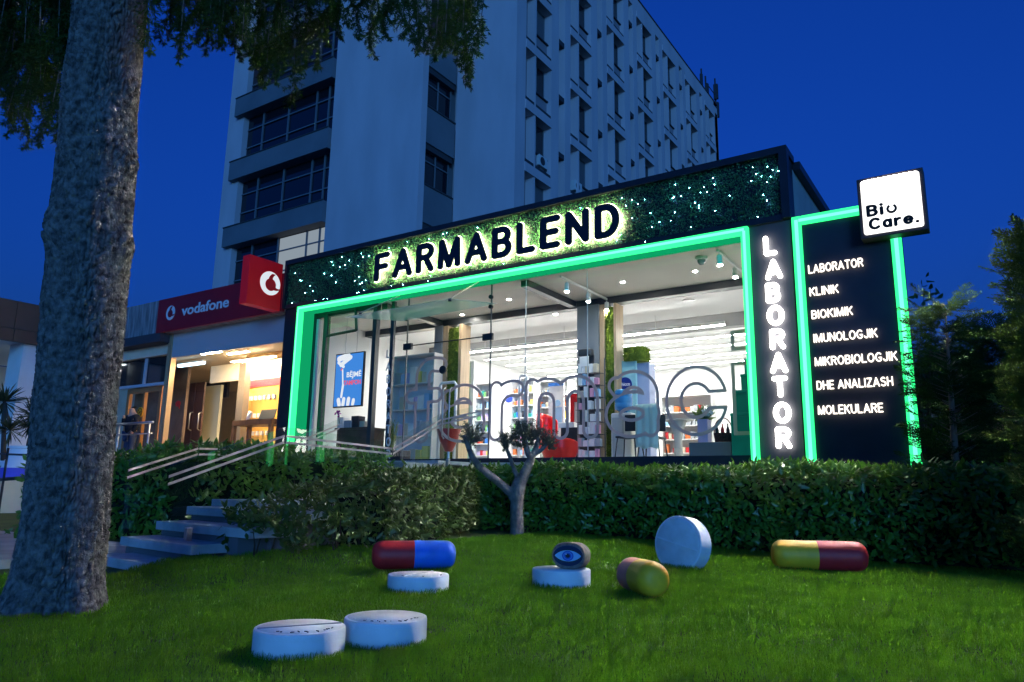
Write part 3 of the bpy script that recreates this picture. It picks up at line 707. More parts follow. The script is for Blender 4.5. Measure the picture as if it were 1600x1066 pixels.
# screen with advert
tv = thing('advert_screen', 'bright blue upright advert screen hung behind the glass at the left', 'screen', atY(545, 595, 13.0))
x0, x1, _ = span(522.5, 567, 595, 13.0); z1, z0 = atY(545, 551.5, 13.0)[2], atY(545, 636, 13.0)[2]
MB().box(x0, x1, 13.0, 13.06, z0, z1).build('frame', BLACK, tv, bevel=.006)
MB().box(x0+.03, x1-.03, 12.992, 13.0, z0+.03, z1-.03).build('display', emi('screen_blue', (.06, .27, .80), .95), tv)
def scr(fx, fz): return np.array([x0+.03+fx*(x1-x0-.06), 12.988, z0+.03+fz*(z1-z0-.06)])
SW = emi('screen_white', (.85, .88, .95), 1.0); SRD = emi('screen_red', (.85, .10, .16), 1.0); SLB = emi('screen_pale_blue', (.30, .50, .88), .95)
def blob(cs, mt, name):
    sw, sh_ = x1-x0-.06, z1-z0-.06
    off = MB(); sdf_solid(lambda X, Y: np.minimum.reduce([seg_sdf(X, Y, [[(a*sw, b*sh_), (c*sw, d*sh_)]])-r_ for a, b, c, d, r_ in cs]), 0, sw, 0, sh_, .016, .003, lambda u, v, w_: (x0+.03+u, 12.989-w_, z0+.03+v), off)
    return off.build(name, mt, tv)
blob([(.12, .92, .45, .97, .075), (.2, .80, .55, .93, .055), (.1, .85, .3, .76, .04)], SW, 'hand_picture')
blob([(.18, .12, .22, .03, .06), (.38, .13, .36, .03, .055), (.56, .13, .54, .03, .055), (.74, .10, .72, .03, .05), (.32, .40, .28, .18, .035), (.27, .70, .31, .42, .022)], SW, 'hand_picture')
blob([(.22, .70, .25, .72, .02)], SRD, 'picture_accent')
m = MB(); put_text(m, 'BËJMË', scr(.44, .545)-[0, .003, 0], EX, EZ, .50*(x1-x0), .095*(z1-z0), .02, .003); m.build('lettering', SW, tv)
m = MB(); put_text(m, 'TAMPON', scr(.34, .395)-[0, .003, 0], EX, EZ, .60*(x1-x0), .085*(z1-z0), .02, .003); m.build('lettering', SRD, tv)
m = MB(); xm = (x0+x1)/2
for dx in (-.2, .2): m.tube([(xm+dx, 13.03, z1), (xm+dx, 13.03, ZC)], .006, 6)
m.build('hanger', STEEL, tv)

def cbox(name, label, cat, px0, px1, pyt, Y, depth, m_, z0=ZFL, group=None, bevel=.01):
    xa_, xb_, zt = span(px0, px1, pyt, Y)
    o = MB().box(xa_, xb_, Y, Y+depth, z0, zt).build(name, m_, None, bevel=bevel); return tag(o, label, cat, group), (xa_, xb_, zt)
# service desk below the screen
dk = thing('service_desk', 'dark brown desk below the blue advert screen', 'desk', atY(550, 690, 13.2))
xa, xb, zt = span(523, 574, 668, 13.2)
m = MB(); m.box(xa, xb, 13.2, 13.9, zt-.05, zt); m.build('top', mat('walnut', (.12, .075, .05), rough=.5, var=.25, vscale=3), dk)
m = MB(); m.box(xa+.04, xb-.04, 13.25, 13.85, ZFL, zt-.051); m.build('cabinet', bpy.data.materials['walnut'], dk)
TOYS = [mat('carton_'+n_, rgb(*c), rough=.5) for n_, c in (('white', (235, 235, 232)), ('grey', (170, 175, 180)), ('pale_blue', (150, 190, 225)), ('blue', (60, 120, 200)), ('pink', (225, 160, 185)), ('yellow', (225, 205, 110)), ('orange', (215, 120, 70)), ('red', (190, 50, 55)), ('green', (120, 175, 110)), ('teal', (40, 150, 140)), ('beige', (215, 200, 175)), ('dark', (45, 45, 55)), ('lilac', (190, 175, 215)))]
for i, (a_, b_, t_) in enumerate(((527, 536, 652), (537, 548, 657), (549, 560, 650), (560, 570, 658))):
    cbox('carton', ('white carton leftmost on the desk under the screen', 'grey carton on the desk, second from the left', 'dark carton in the middle of the desk', 'beige carton rightmost on the desk')[i], 'carton', a_, b_, t_, 13.35+.05*i, .25, TOYS[(0, 1, 11, 10)[i]], z0=zt+.001)
# orchid
oc = thing('orchid', 'magenta orchid in front of the screen desk', 'plant', (xa+.1, 13.28, zt))
MB().lathe((xa+.1, 13.28, zt), [(0, 0), (.05, 0), (.06, .1), (0, .1)], 14).build('pot', WHITE, oc, 'auto')
m = MB(); m.tube([(xa+.1, 13.28, zt+.1), (xa+.05, 13.25, zt+.3), (xa+.12, 13.2, zt+.42)], .006, 6); m.build('stem', mat('stem_green', (.08, .14, .04)), oc)
c = np.array([[xa+.05, 13.25, zt+.3], [xa+.1, 13.2, zt+.42], [xa+.14, 13.2, zt+.36], [xa+.02, 13.2, zt+.38]]); P = np.repeat(c, 6, 0)
v, qd = leaves(P, rdir(24), rdir(24), np.full(24, .06), np.full(24, .05)); link_mesh('flower', np_mesh('flower', v, [qd]), mat('magenta_petal', rgb(190, 70, 170)), oc)

# planter with drooping grass by the door
pl = thing('grass_planter', 'drooping long leaved plant in a low black box left of the door', 'plant', atY(605, 712, 12.75))
xa, xb, zt = span(577, 628, 704, 12.65)
MB().box(xa, xb, 12.6, 12.95, ZFL-.06, zt).build('box', BLACK, pl, bevel=.01)
P = []; Dv = []; qs = []
VV = []; QQ = []; o = 0
for _ in range(90):
    s0 = np.array([(xa+xb)/2+.06+rnd.uniform(-.08, .08), 12.78+rnd.uniform(-.08, .08), zt]); az = rnd.uniform(0, 6.283); up_ = rnd.uniform(.35, .75); out = rnd.uniform(.1, .36); dn = rnd.uniform(.15, .55)
    d = np.array([math.cos(az), math.sin(az)*.6, 0]); sd = np.array([-math.sin(az), math.cos(az), 0])*rnd.uniform(.006, .012)
    row = []
    for k in range(8):
        t = k/7; p = s0+d*out*t**1.3+EZ*(up_*math.sin(t*2.2)*1.05-dn*max(0, t-.55)*1.2); row += [p-sd*(1.05-t), p+sd*(1.05-t)]
    VV += row; QQ += [[o+2*k, o+2*k+1, o+2*k+3, o+2*k+2] for k in range(7)]; o += 16
link_mesh('foliage', np_mesh('f', VV, [np.array(QQ)]), leafmat('grassy_leaf', (.09, .15, .03), (.22, .26, .06), scale=12), pl)

def products(x0, x1, y0, zsh, sizes, cols, lab, group, hmax=.32, protos={}, fill=.9, limit=200):
    x = x0+.02
    while x < x1-.06:
        wdt, hgt = rnd.choice(sizes); hgt *= rnd.uniform(.75, 1.15); hgt = min(hgt, hmax)
        if x+wdt > x1: break
        if rnd.random() < fill:
            ci = rnd.choice(cols)
            if ci not in protos:
                me = bpy.data.meshes.new('carton'); bm = bmesh.new(); bmesh.ops.create_cube(bm, size=1)
                bmesh.ops.bevel(bm, geom=list(bm.edges), offset=.03, segments=1, affect='EDGES'); bm.to_mesh(me); bm.free(); me.materials.append(TOYS[ci]); protos[ci] = me
            o_ = bpy.data.objects.new('carton', protos[ci]); COL.objects.link(o_)
            o_.scale = (wdt, rnd.uniform(.08, .14), hgt); o_.location = (x+wdt/2, y0+.09, zsh+hgt/2+.001); tag(o_, lab, 'carton', group)
        x += wdt+rnd.uniform(.005, .03)
SHELFW = mat('white_shelf', (.75, .75, .74), rough=.4)
def shelf_unit(label, px0, px1, pyt, Y, n, cols, lab, group, sizes, fill=.92, hmax=.3):
    xa_, xb_, zt_ = span(px0, px1, pyt, Y); t = thing('shelf_unit', label, 'shelf', ((xa_+xb_)/2, Y, ZFL))
    m = MB(); m.box(xa_, xa_+.03, Y, Y+.35, ZFL, zt_); m.box(xb_-.03, xb_, Y, Y+.35, ZFL, zt_); m.build('side_panel', SHELFW, t)
    MB().box(xa_+.03, xb_-.03, Y+.33, Y+.35, ZFL, zt_).build('back_panel', SHELFW, t)
    for k in range(n):
        z = ZFL+.1+(zt_-ZFL-.15)*k/n
        MB().box(xa_+.03, xb_-.03, Y+.01, Y+.33, z-.025, z).build('shelf', SHELFW, t)
        products(xa_+.04, xb_-.04, Y+.06, z, sizes, cols, lab, group, min(hmax, (zt_-ZFL-.15)/n*.85), fill=fill)
    MB().box(xa_, xb_, Y, Y+.35, zt_+.001, zt_+.03).build('top_panel', SHELFW, t)
shelf_unit('tall white shelf of big packs seen through the left door pane', 611, 679, 556, 14.1, 4, (0, 0, 1, 10, 5, 2, 12), 'big pale pack on the white shelf seen through the left door pane', 'big packs on the shelf behind the door', ((.16, .34), (.2, .4), (.13, .3)), hmax=.45)
shelf_unit('white shelf of small coloured packs right of the pale green board', 742, 768, 600, 18.0, 7, range(13), 'small coloured pack on the shelf right of the pale green board', 'packs on the shelf beside the green board', ((.08, .16), (.06, .2), (.11, .14)))
shelf_unit('white shelf of small coloured packs behind the hanging blue sign', 798, 835, 592, 18.2, 7, range(13), 'small coloured pack on the shelf behind the hanging blue sign', 'packs on the shelf behind the blue sign', ((.08, .16), (.06, .2), (.11, .14)))
shelf_unit('white shelf of coloured packs behind the red chairs', 838, 888, 596, 18.6, 7, (0, 0, 1, 10, 2, 5, 6, 4), 'small coloured pack on the shelf behind the red chairs', 'packs on the shelf behind the red chairs', ((.08, .16), (.06, .2), (.11, .14)))
shelf_unit('low white shelf of orange and white packs at the right of the shop', 1032, 1112, 619, 18.0, 5, (0, 0, 1, 6, 6, 10, 2, 7), 'small pack on the low shelf behind the tall white table', 'packs on the low shelf behind the white table', ((.1, .16), (.08, .2), (.14, .14)))

# pale green board, poster board, hanging sign, red display frame
t = thing('display_board', 'pale green board in a white frame right of the left moss panel', 'board', atY(732, 630, 15.6)); xa, xb, zt = span(721, 741, 565, 15.6)
MB().box(xa, xb, 15.6, 15.66, ZFL, zt).build('frame', WHITE, t); MB().box(xa+.03, xb-.1, 15.59, 15.6, ZFL+.1, zt-.04).build('panel', mat('pale_green_board', rgb(170, 190, 165), rough=.5), t)
t = thing('hanging_sign', 'round blue sign hanging from the shop ceiling', 'sign', atY(794, 623, 16.5)); p = atY(795, 623, 16.5)
MB().lathe(p, [(0, -.02), (.11, -.02), (.11, .02), (0, .02)], 24, (.9, -.4, 0)).build('disc', mat('sign_blue', rgb(40, 70, 215), rough=.4), t); MB().tube([p+[0, 0, .11], (p[0], p[1], ZC)], .004, 6).build('cord', WHITE, t)
t = thing('poster_board', 'white poster board with a blue band standing behind the red chair', 'poster', atY(868, 640, 16.8)); xa, xb, zt = span(857, 881, 598, 16.8)
MB().box(xa, xb, 16.8, 16.84, ZFL, zt).build('board', WHITE, t); MB().box(xa, xb, 16.79, 16.8, zt-.09, zt).build('blue_band', TOYS[3], t)
m = MB(); m.lathe((xa+.32*(xb-xa)*1.9, 16.795, zt-.55), [(0, -.004), (.09, -.004), (.09, .004), (0, .004)], 14, (0, 1, 0)); m.box(xa+.35*(xb-xa), xb-.05, 16.791, 16.799, zt-1.1, zt-.66); m.build('picture', TOYS[2], t)
t = thing('red_display', 'red display frame standing left of the dark pillar', 'display', atY(898, 640, 15.3)); xa, xb, zt = span(891, 908, 615, 15.3)
REDP = mat('red_plastic', rgb(205, 30, 25), rough=.35)
m = MB(); m.box(xa, xa+.09, 15.3, 15.42, ZFL, zt); m.box(xa+.09, xb, 15.3, 15.42, zt-.2, zt); m.build('frame', REDP, t); MB().box(xa+.09, xb, 15.34, 15.38, ZFL+.4, zt-.2).build('panel', WHITE, t)
# security gates by the door
for i, (a_, b_) in enumerate(((688, 713), (742, 771) if False else (812, 824))):
    xa, xb, zt = span(a_, b_, 598 if i == 0 else 587, 13.6 if i == 0 else 15.4); Yg = 13.6 if i == 0 else 15.4
    t = thing('security_gate', ('white arched security gate just inside the door', 'white arched security gate beside the hanging blue sign')[i], 'security gate', ((xa+xb)/2, Yg, ZFL))
    m = MB(); m.tube([(xa, Yg, ZFL), (xa, Yg, zt-.06), (xa+.05, Yg, zt), (xb-.05, Yg, zt), (xb, Yg, zt-.06), (xb, Yg, ZFL)], .035, 8); m.build('arch', WHITE, t, True); MB().box(xa-.05, xb+.05, Yg-.1, Yg+.1, ZFL, ZFL+.06).build('foot', OFFWHITE, t)
# red tapered planter
t = thing('red_planter', 'red planter tapering downwards beside the door handles', 'planter', atY(702, 700, 13.0))
xa, xb, zt = span(685, 719, 671, 13.0); zl = atY(702, 706, 13.0)[2]; rr_ = (xb-xa)/2*.92; c = np.array([(xa+xb)/2, 13.0, 0])
MB().lathe(c, [(rr_*.30, zl), (rr_*.75, zl+(zt-zl)*.5), (rr_, zt), (rr_*.93, zt), (rr_*.7, zl+(zt-zl)*.55), (0, zl+.1)], 9).build('bowl', mat('red_glaze', rgb(150, 28, 24), rough=.3, spec=.5), t, 'auto')
m = MB(); m.lathe(c, [(rr_*.55, ZFL), (rr_*.5, ZFL+.03), (.035, ZFL+.05), (.035, zl+.01)], 16); m.build('pedestal', STEEL, t, 'auto')
m = MB(); n = 70; P = np.tile(c+[0, 0, zt-.06], (n, 1)); D = unit(rdir(n)*.7+np.array([0, 0, .9])); v, qd = leaves(P, D, rdir(n), R.uniform(.08, .2, n), R.uniform(.02, .04, n)); link_mesh('succulent', np_mesh('s', v, [qd]), leafmat('succulent_leaf', (.10, .17, .05), (.2, .3, .1)), t)
# red shell chairs
def shell_chair(label, px0, px1, pyt, pys, Y, rotz):
    xa_, xb_, zt_ = span(px0, px1, pyt, Y); w_ = xb_-xa_; t = thing('shell_chair', label, 'chair', ((xa_+xb_)/2, Y, ZFL), 'red shell chairs in the shop')
    zs = min(ZFL+.48, zt_-.40); V = []; Q = []; nu, nv = 15, 12
    for i in range(nu):
        a = rad(-115+230*i/(nu-1))
        for j in range(nv):
            t_ = j/(nv-1); hgt = zs-.12+(zt_-zs+.12)*t_*(.80+.20*max(0, math.cos(a*.8))); rr2 = w_/2*(.72+.28*min(1, t_*1.8))
            x, y = rr2*math.sin(a), rr2*math.cos(a); V.append((x*math.cos(rotz)-y*math.sin(rotz), x*math.sin(rotz)+y*math.cos(rotz), hgt-ZFL))
    Q = [[i*nv+j, (i+1)*nv+j, (i+1)*nv+j+1, i*nv+j+1] for i in range(nu-1) for j in range(nv-1)]
    me = np_mesh('shell', V, [np.array(Q)], True); o_ = bpy.data.objects.new('shell', me); COL.objects.link(o_); me.materials.append(REDP); o_.parent = t
    sm = o_.modifiers.new('thick', 'SOLIDIFY'); sm.thickness = .03
    cc = np.array([(xa_+xb_)/2, Y, 0]); MB().lathe(cc, [(0, zs-.13), (w_*.30, zs-.12), (w_*.34, zs-.03), (0, zs)], 20).build('seat', REDP, t, 'auto')
    MB().lathe(cc, [(w_*.33, ZFL), (w_*.3, ZFL+.03), (.03, ZFL+.05), (.03, zs-.13)], 16).build('pedestal', STEEL, t, 'auto')
shell_chair('red shell chair with its back turned to the glass behind the olive tree', 851, 898, 684, 700, 13.6, math.pi)
shell_chair('taller red shell chair standing further back left of the black counter', 842, 868, 645, 700, 15.6, 1.2)
# black counter and white desk top
o_, (xa, xb, zt) = cbox('counter', 'black counter with a white top standing before the red display', 'counter', 876, 911, 668, 14.9, .5, BLACK)
t, _ = cbox('counter_tray', 'white tray on the black counter', 'tray', 872, 897, 660, 14.95, .35, WHITE, z0=zt+.001)
# wire rack with packs on the dark pillar
t = thing('product_rack', 'black wire rack full of small packs in front of the grey pillar', 'rack', atY(922, 650, 14.2)); xa, xb, zt = span(903, 941, 553, 14.2)
MB().box(xa, xa+(xb-xa)*.55, 14.32, 14.35, ZFL, zt).build('back_board', CHAR, t); m = MB()
for k in range(8):
    z = ZFL+.12+k*(zt-ZFL-.3)/8
    for dy in (0, .12, .22): m.tube([(xa, 14.1+dy, z), (xb, 14.1+dy, z)], .006, 5)
    products(xa+.02, xb-.02, 14.1, z+.008, ((.09, .2), (.12, .16), (.07, .24)), (0, 0, 1, 2, 1, 10, 4, 0), 'small blister pack on the black wire rack', 'packs on the wire rack', .26)
for x in (xa, xb): m.tube([(x, 14.3, ZFL), (x, 14.3, zt-.1)], .01, 6)
m.build('wire_frame', CHAR, t)
t2 = thing('rack_header', 'dark rounded header display on top of the wire rack', 'display', ((xa+xb)/2, 14.2, zt)); MB().box(xa+.02, xa+.36, 14.15, 14.3, zt-.05, zt+.12).build('header', CHAR, t2, bevel=.04); MB().box(xa+.08, xa+.30, 14.13, 14.149, zt-.28, zt-.06).build('card', WHITE, t2)
# water cooler
t = thing('water_cooler', 'white water cooler with a blue bottle right of the right moss panel', 'water cooler', atY(971, 680, 13.9)); xa, xb, zt = span(954, 986, 645, 13.9); c = np.array([(xa+xb)/2, 14.05, 0])
MB().box(xa, xb, 13.9, 14.25, ZFL, zt).build('body', OFFWHITE, t, bevel=.03); MB().box(xa+.04, xb-.16, 13.885, 13.899, ZFL+.1, zt-.1).build('front_panel', mat('cooler_grey', (.35, .37, .38), rough=.35), t)
zb_ = atY(971, 608, 13.9)[2]; br = (xb-xa)*.40; hb = zb_-zt
BOT = mat('water_bottle', rgb(70, 150, 215), rough=.12, spec=.6); BOT.node_tree.nodes['Principled BSDF'].inputs['Transmission Weight'].default_value = .35
MB().lathe(c, [(br*.35, zt+.001), (br*.4, zt+.03), (br, zt+.08), (br, zt+hb*.38), (br*.94, zt+hb*.42), (br, zt+hb*.46), (br, zt+hb*.66), (br*.94, zt+hb*.7), (br, zt+hb*.74), (br*.98, zt+hb*.95), (br*.85, zt+hb), (0, zt+hb)], 24).build('bottle', BOT, t, True)
# promo stand with moss cube
t = thing('promo_stand', 'pale blue promotional stand with rounded panel behind the water cooler', 'display', atY(990, 640, 14.8)); xa, xb, zt = span(967, 994, 563, 14.8)
MB().box(xa, xb, 14.8, 14.86, ZFL, zt).build('panel', mat('stand_teal', rgb(150, 200, 205), rough=.4), t, bevel=.02)
xa2, xb2, z2 = span(985, 1014, 567, 14.95); MB().box(xa2, xb2, 14.95, 15.3, ZFL, z2).build('cabinet', mat('stand_grey_blue', rgb(165, 175, 205), rough=.4), t, bevel=.02)
p = atY(977, 601, 14.79); m = MB(); m.lathe(p, [(0, -.012), (.16, -.012), (.16, .004), (0, .004)], 28, (0, 1, 0)); o_ = m.build('badge', mat('badge_blue', rgb(20, 45, 130), rough=.4), t)
m = MB(); put_text(m, 'chicco', p+[-.12, -.016, -.03], EX, EZ, .24, .075, .01, .006); m.build('lettering', WHITE, t)
xa, xb, zt = span(966, 1001, 542, 14.6); mc = thing('moss_cube', 'green moss cube on top of the promotional stand', 'decoration', ((xa+xb)/2, 14.8, zt-.4)); moss_box('cube', xa+.08, xb, 14.7, 15.1, span(980, 990, 566, 14.8)[2]+.02, zt, mc)
# chairs with black legs, draped cloth
def legchair(label, px0, px1, pys, Y):
    xa_, xb_, zs = span(px0, px1, pys, Y); t = thing('bar_chair', label, 'chair', ((xa_+xb_)/2, Y+.2, ZFL), 'black legged chairs in the shop')
    MB().box(xa_, xb_, Y, Y+.42, zs-.04, zs).build('seat', BLACK, t, bevel=.015)
    for sx in (0, 1):
        for syy in (0, 1):
            x = xa_+.03+sx*(xb_-xa_-.06); MB().tube([(x, Y+.05+syy*.32, zs-.04), (x+(-.05, .05)[sx], Y+syy*.42, ZFL)], .013, 6).build('leg', BLACK, t)
    MB().box(xa_+.02, xb_-.02, Y+.40, Y+.43, zs+.12, zs+.45).build('backrest', BLACK, t, bevel=.015)
    return xa_, xb_, zs
legchair('black legged chair in front of the water cooler', 961, 992, 681, 13.2)
xa, xb, zs = legchair('black legged chair draped with a pale cloth', 996, 1029, 682, 13.3)
V = []; nu = 14
for i in range(nu):
    for j in range(9):
        x = xa-.01+(xb-xa+.02)*i/(nu-1); V.append((x, 13.27-.02*math.sin(i*1.4)-.02*j/8, zs+.62-(zs+.62-ZFL-.28)*j/8+.02*math.sin(i*.9)*(j/8)))
    pass
q_ = np.array([[i*9+j, (i+1)*9+j, (i+1)*9+j+1, i*9+j+1] for i in range(nu-1) for j in range(8)])
cl = link_mesh('draped_cloth', np_mesh('cloth', V, [q_], True), mat('mint_cloth', rgb(175, 205, 200), rough=.9)); cl.modifiers.new('thick', 'SOLIDIFY').thickness = .012; tag(cl, 'pale mint cloth hanging over the chair beside the white table', 'cloth')
# tall white table
t = thing('pedestal_table', 'tall white tulip table right of the draped cloth', 'table', atY(1047, 690, 14.0)); xa, xb, zt = span(1026, 1074, 654, 14.0); c = np.array([(xa+xb)/2, 14.3, 0]); r_ = (xb-xa)/2
MB().lathe(c, [(0, zt-.02), (r_, zt-.02), (r_, zt), (0, zt)], 28).build('top', OFFWHITE, t); MB().lathe(c, [(r_*.55, ZFL), (r_*.3, ZFL+.1), (r_*.25, ZFL+.5), (r_*.32, zt-.25), (r_*.62, zt-.022)], 24).build('pedestal', OFFWHITE, t, True)
# right hand window display
o_, (xa, xb, zt) = cbox('display_counter', 'dark grey low counter at the right end of the glass front', 'counter', 1076, 1142, 691, 13.0, .6, mat('slate_counter', (.10, .13, .15), rough=.5))
zc = zt
t = thing('flower_vase', 'tall lilac vase with a leafy white bouquet on the dark counter', 'plant', atY(1096, 690, 13.2)); xa, xb, zt = span(1089, 1105, 655, 13.2)
MB().box(xa, xb, 13.2, 13.4, zc+.001, zt).build('vase', TOYS[12], t, bevel=.01); n = 160; P = np.tile([(xa+xb)/2, 13.3, zt], (n, 1))+rdir(n)*.05; D = unit(rdir(n)*.8+EZ*.8)
v, qd = leaves(P, D, rdir(n), R.uniform(.1, .3, n), R.uniform(.03, .06, n)); link_mesh('leaves', np_mesh('l', v, [qd]), leafmat('bouquet_leaf', (.07, .13, .04), (.16, .22, .07)), t)
n = 60; P = np.tile([(xa+xb)/2+.1, 13.22, zt+.12], (n, 1))+rdir(n)*.06; v, qd = leaves(P, rdir(n), rdir(n), R.uniform(.04, .08, n), R.uniform(.03, .05, n)); link_mesh('blossom', np_mesh('b', v, [qd]), WHITE, t)
t = thing('gift_basket', 'dark red wicker gift basket with a hoop handle on the dark counter', 'basket', atY(1126, 688, 13.2)); xa, xb, zt = span(1109, 1141, 676, 13.15); c = np.array([(xa+xb)/2, 13.35, zc])
MB().lathe(c, [(0, .002), ((xb-xa)*.40, .002), ((xb-xa)*.48, zt-zc), ((xb-xa)*.44, zt-zc), (0, .06)], 20).build('bowl', mat('wicker', (.10, .03, .025), rough=.7, var=.5, vscale=30), t, 'auto')
MB().tube([c+[(xb-xa)*.46*math.cos(rad(a)), 0, zt-zc+.28*math.sin(rad(a))] for a in range(0, 181, 15)], .012, 6).build('handle', bpy.data.materials['wicker'], t, True)
for i in range(5):
    x = xa+.08+.1*i; o_ = MB().lathe((x, 13.32, zc+.04), [(0, 0), (.035, 0), (.035, .2), (.012, .26), (.012, .31), (0, .31)], 12).build('jar', (TOYS[11], TOYS[7])[i % 2], None, 'auto'); tag(o_, 'small dark or red bottle standing in the gift basket', 'bottle', 'bottles in the gift basket')
TEAL = mat('teal_box', rgb(20, 150, 130), rough=.45, var=.1); tz = zc
for i, (a_, b_, tpy, yy_) in enumerate(((1141, 1178, 645, 13.0), (1144, 1178, 609, 13.05), (1157, 1178, 584, 13.08))):
    xa, xb, zt = span(a_, b_, tpy, yy_); xb = min(xb, -3.36)
    t = thing('gift_box', ('largest teal gift box, lowest of the stack by the right green strip', 'middle teal gift box of the stack by the right green strip', 'smallest teal gift box, topmost of its stack')[i], 'box', ((xa+xb)/2, yy_, tz))
    MB().box(xa, xb, yy_, yy_+.45, tz+.002 if i else ZFL, zt-.06).build('body', TEAL, t, bevel=.008); MB().box(xa-.008, min(xb+.008, -3.34), yy_-.008, yy_+.458, zt-.059, zt).build('lid', TEAL, t, bevel=.008); tz = zt
for a_, b_, tp, c_ in ((1162, 1172, 560, 9), ):
    cbox('carton', 'small teal carton on the topmost gift box', 'carton', a_, b_, tp, 13.15, .15, TOYS[c_], z0=tz+.001)

# ================================================================== PHONE SHOP (left neighbour)
sh = thing('phone_shop', 'low shop with a glass front and warm lit wooden interior under the long red sign', 'building', (-18, 12, 0))
XS0, XS1 = atY(259, 600, 12.2)[0], XL-.01
CREAM = mat('cream_wall', (.66, .58, .44), rough=.6, var=.04)
WARMW = mat('warm_white', (.75, .68, .56), rough=.6)
m = MB(); m.box(-24.5, XS1, 12.0, 12.3, 5.12, 6.15); m.build('fascia', mat('stained_concrete', (.22, .22, .22), rough=.9, var=.5, vscale=1.6, stretch=(6, 1, .7)), sh)
m = MB(); m.box(-24.5, XS0-.05, 11.9, 12.35, 4.85, 5.119); m.build('soffit_edge', mat('dark_soffit', (.05, .05, .06), rough=.8), sh)
MB().box(-34, XS1, 12.6, 19, 5.7, 5.9).build('roof', PLASTER, sh)
m = MB(); m.box(XS0, XS1, 12.25, 12.30, 4.40, 5.119); m.build('lintel_panel', mat('grey_lintel', (.42, .42, .44), rough=.35, spec=.5), sh)
m = MB(); m.box(XS0-.10, XS0+.06, 12.2, 12.36, 1.16, 5.119); m.box(XS0+.1, XS0+.14, 12.2, 12.36, 1.16, 4.4); m.build('door_post', mat('bronze_post', (.45, .33, .20), rough=.35, metal=.4), sh)
m = MB(); m.box(XS0-4.6, XS1, 12.3, 18.8, 1.0, 1.16); m.build('floor', mat('warm_floor', (.30, .22, .15), rough=.4), sh)
MB().box(XS0-.3, XS1, 12.31, 18.8, 4.55, 4.65).build('ceiling', WARMW, sh); MB().box(-34, XS0-.301, 12.7, 18.8, 4.55, 4.65).build('ceiling', WARMW, sh)
WCEIL = mat('slatted_wood_ceiling', (.42, .25, .10), rough=.5, var=.35, vscale=3, stretch=(1, 14, 1))
p = atZ(335, 555, 4.5); MB().box(p[0]+.6, XS1-.06, 13.6, 17.6, 4.46, 4.549).build('wood_ceiling', WCEIL, sh)
m = MB(); m.box(XS0-13, XS1, 18.8, 18.9, 1.0, 5.7); m.box(XS1-.05, XS1, 12.31, 18.8, 1.16, 4.55); m.build('inner_wall', CREAM, sh)
xj = atY(407, 600, 12.2)[0]
MB().box(XS0+.15, xj-.01, 12.2, 12.214, 1.18, 4.40).build('window_pane', CLEAR, sh); MB().box(xj+.01, XS1-.02, 12.2, 12.214, 1.18, 4.40).build('window_pane', CLEAR, sh)
# inner partition: door frame, dark doors with handles, cream panel
m = MB(); a = atY(372, 600, 13.4)[0]; b = atY(382, 600, 13.4)[0]; m.box(a, b, 13.4, 13.6, 1.16, 4.3); m.build('partition_post', mat('taupe_post', (.22, .18, .14), rough=.5), sh)
m = MB(); m.box(XS0+.3, a, 13.42, 13.5, 3.78, 4.3); m.build('partition_header', CREAM, sh)
DKW = mat('dark_wood_door', (.07, .03, .02), rough=.35, spec=.5)
for px0, px1 in ((289, 302), (303, 316)):
    x0, x1 = atY(px0, 640, 14.2)[0], atY(px1, 640, 14.2)[0]; d_ = MB().box(x0, x1, 14.2, 14.26, 1.17, atY(300, 599, 14.2)[2]).build('inner_door', DKW, sh)
    q = atY((px0+px1)/2, 658, 14.1); MB().tube([(q[0], 14.2, q[2]+.3), (q[0], 14.1, q[2]+.25), (q[0], 14.1, q[2]-.25), (q[0], 14.2, q[2]-.3)], .022, 8).build('handle', STEEL, d_, True)
x0, x1 = atY(318, 640, 15.0)[0], atY(342, 640, 15.0)[0]; MB().box(x0, x1, 15.0, 15.1, 1.17, atY(330, 603, 15)[2]).build('cream_panel', mat('cream_screen', (.72, .66, .42), rough=.6), sh)
x0, x1 = atY(262, 640, 15.4)[0], atY(288, 640, 15.4)[0]; MB().box(x0, x1, 15.4, 15.5, 1.17, 3.4).build('partition', CREAM, sh)
x0, x1 = atY(318, 640, 16.5)[0], atY(352, 640, 16.5)[0]; MB().box(x0, x1, 16.5, 16.6, 3.9, 4.5).build('dark_partition', BLACK, sh)
WARM_E = emi('warm_light', (1, .76, .46), 330)
for i, (px, py, L_) in enumerate(((395, 562, 2.0), (372, 552, .9), (330, 552, .9))):
    p = atZ(px, py, 4.4); t = thing('shop_light', 'slim warm ceiling light in the phone shop' if i == 0 else 'added warm ceiling light brightening the inside of the phone shop', 'ceiling light', p, 'warm ceiling lights of the phone shop')
    MB().box(p[0]-L_/2, p[0]+L_/2, p[1]-.06, p[1]+.06, 4.41, 4.455).build('housing', HOUS, t); MB().box(p[0]-L_/2+.02, p[0]+L_/2-.02, p[1]-.05, p[1]+.05, 4.40, 4.409).build('diffuser', WARM_E, t)
for x_, y_ in ((XS0+1.6, 13.9), (XS0+2.2, 16.4), (XS0+4.2, 15.2), (XS0+5.4, 17.2)):  # extra lights added to warm the bluish shop interior
    t = thing('shop_light', 'added warm ceiling light brightening the inside of the phone shop', 'ceiling light', (x_, y_, 4.4), 'warm ceiling lights of the phone shop'); MB().box(x_-.5, x_+.5, y_-.06, y_+.06, 4.44, 4.49).build('housing', HOUS, t); MB().box(x_-.48, x_+.48, y_-.05, y_+.05, 4.43, 4.439).build('diffuser', WARM_E, t)
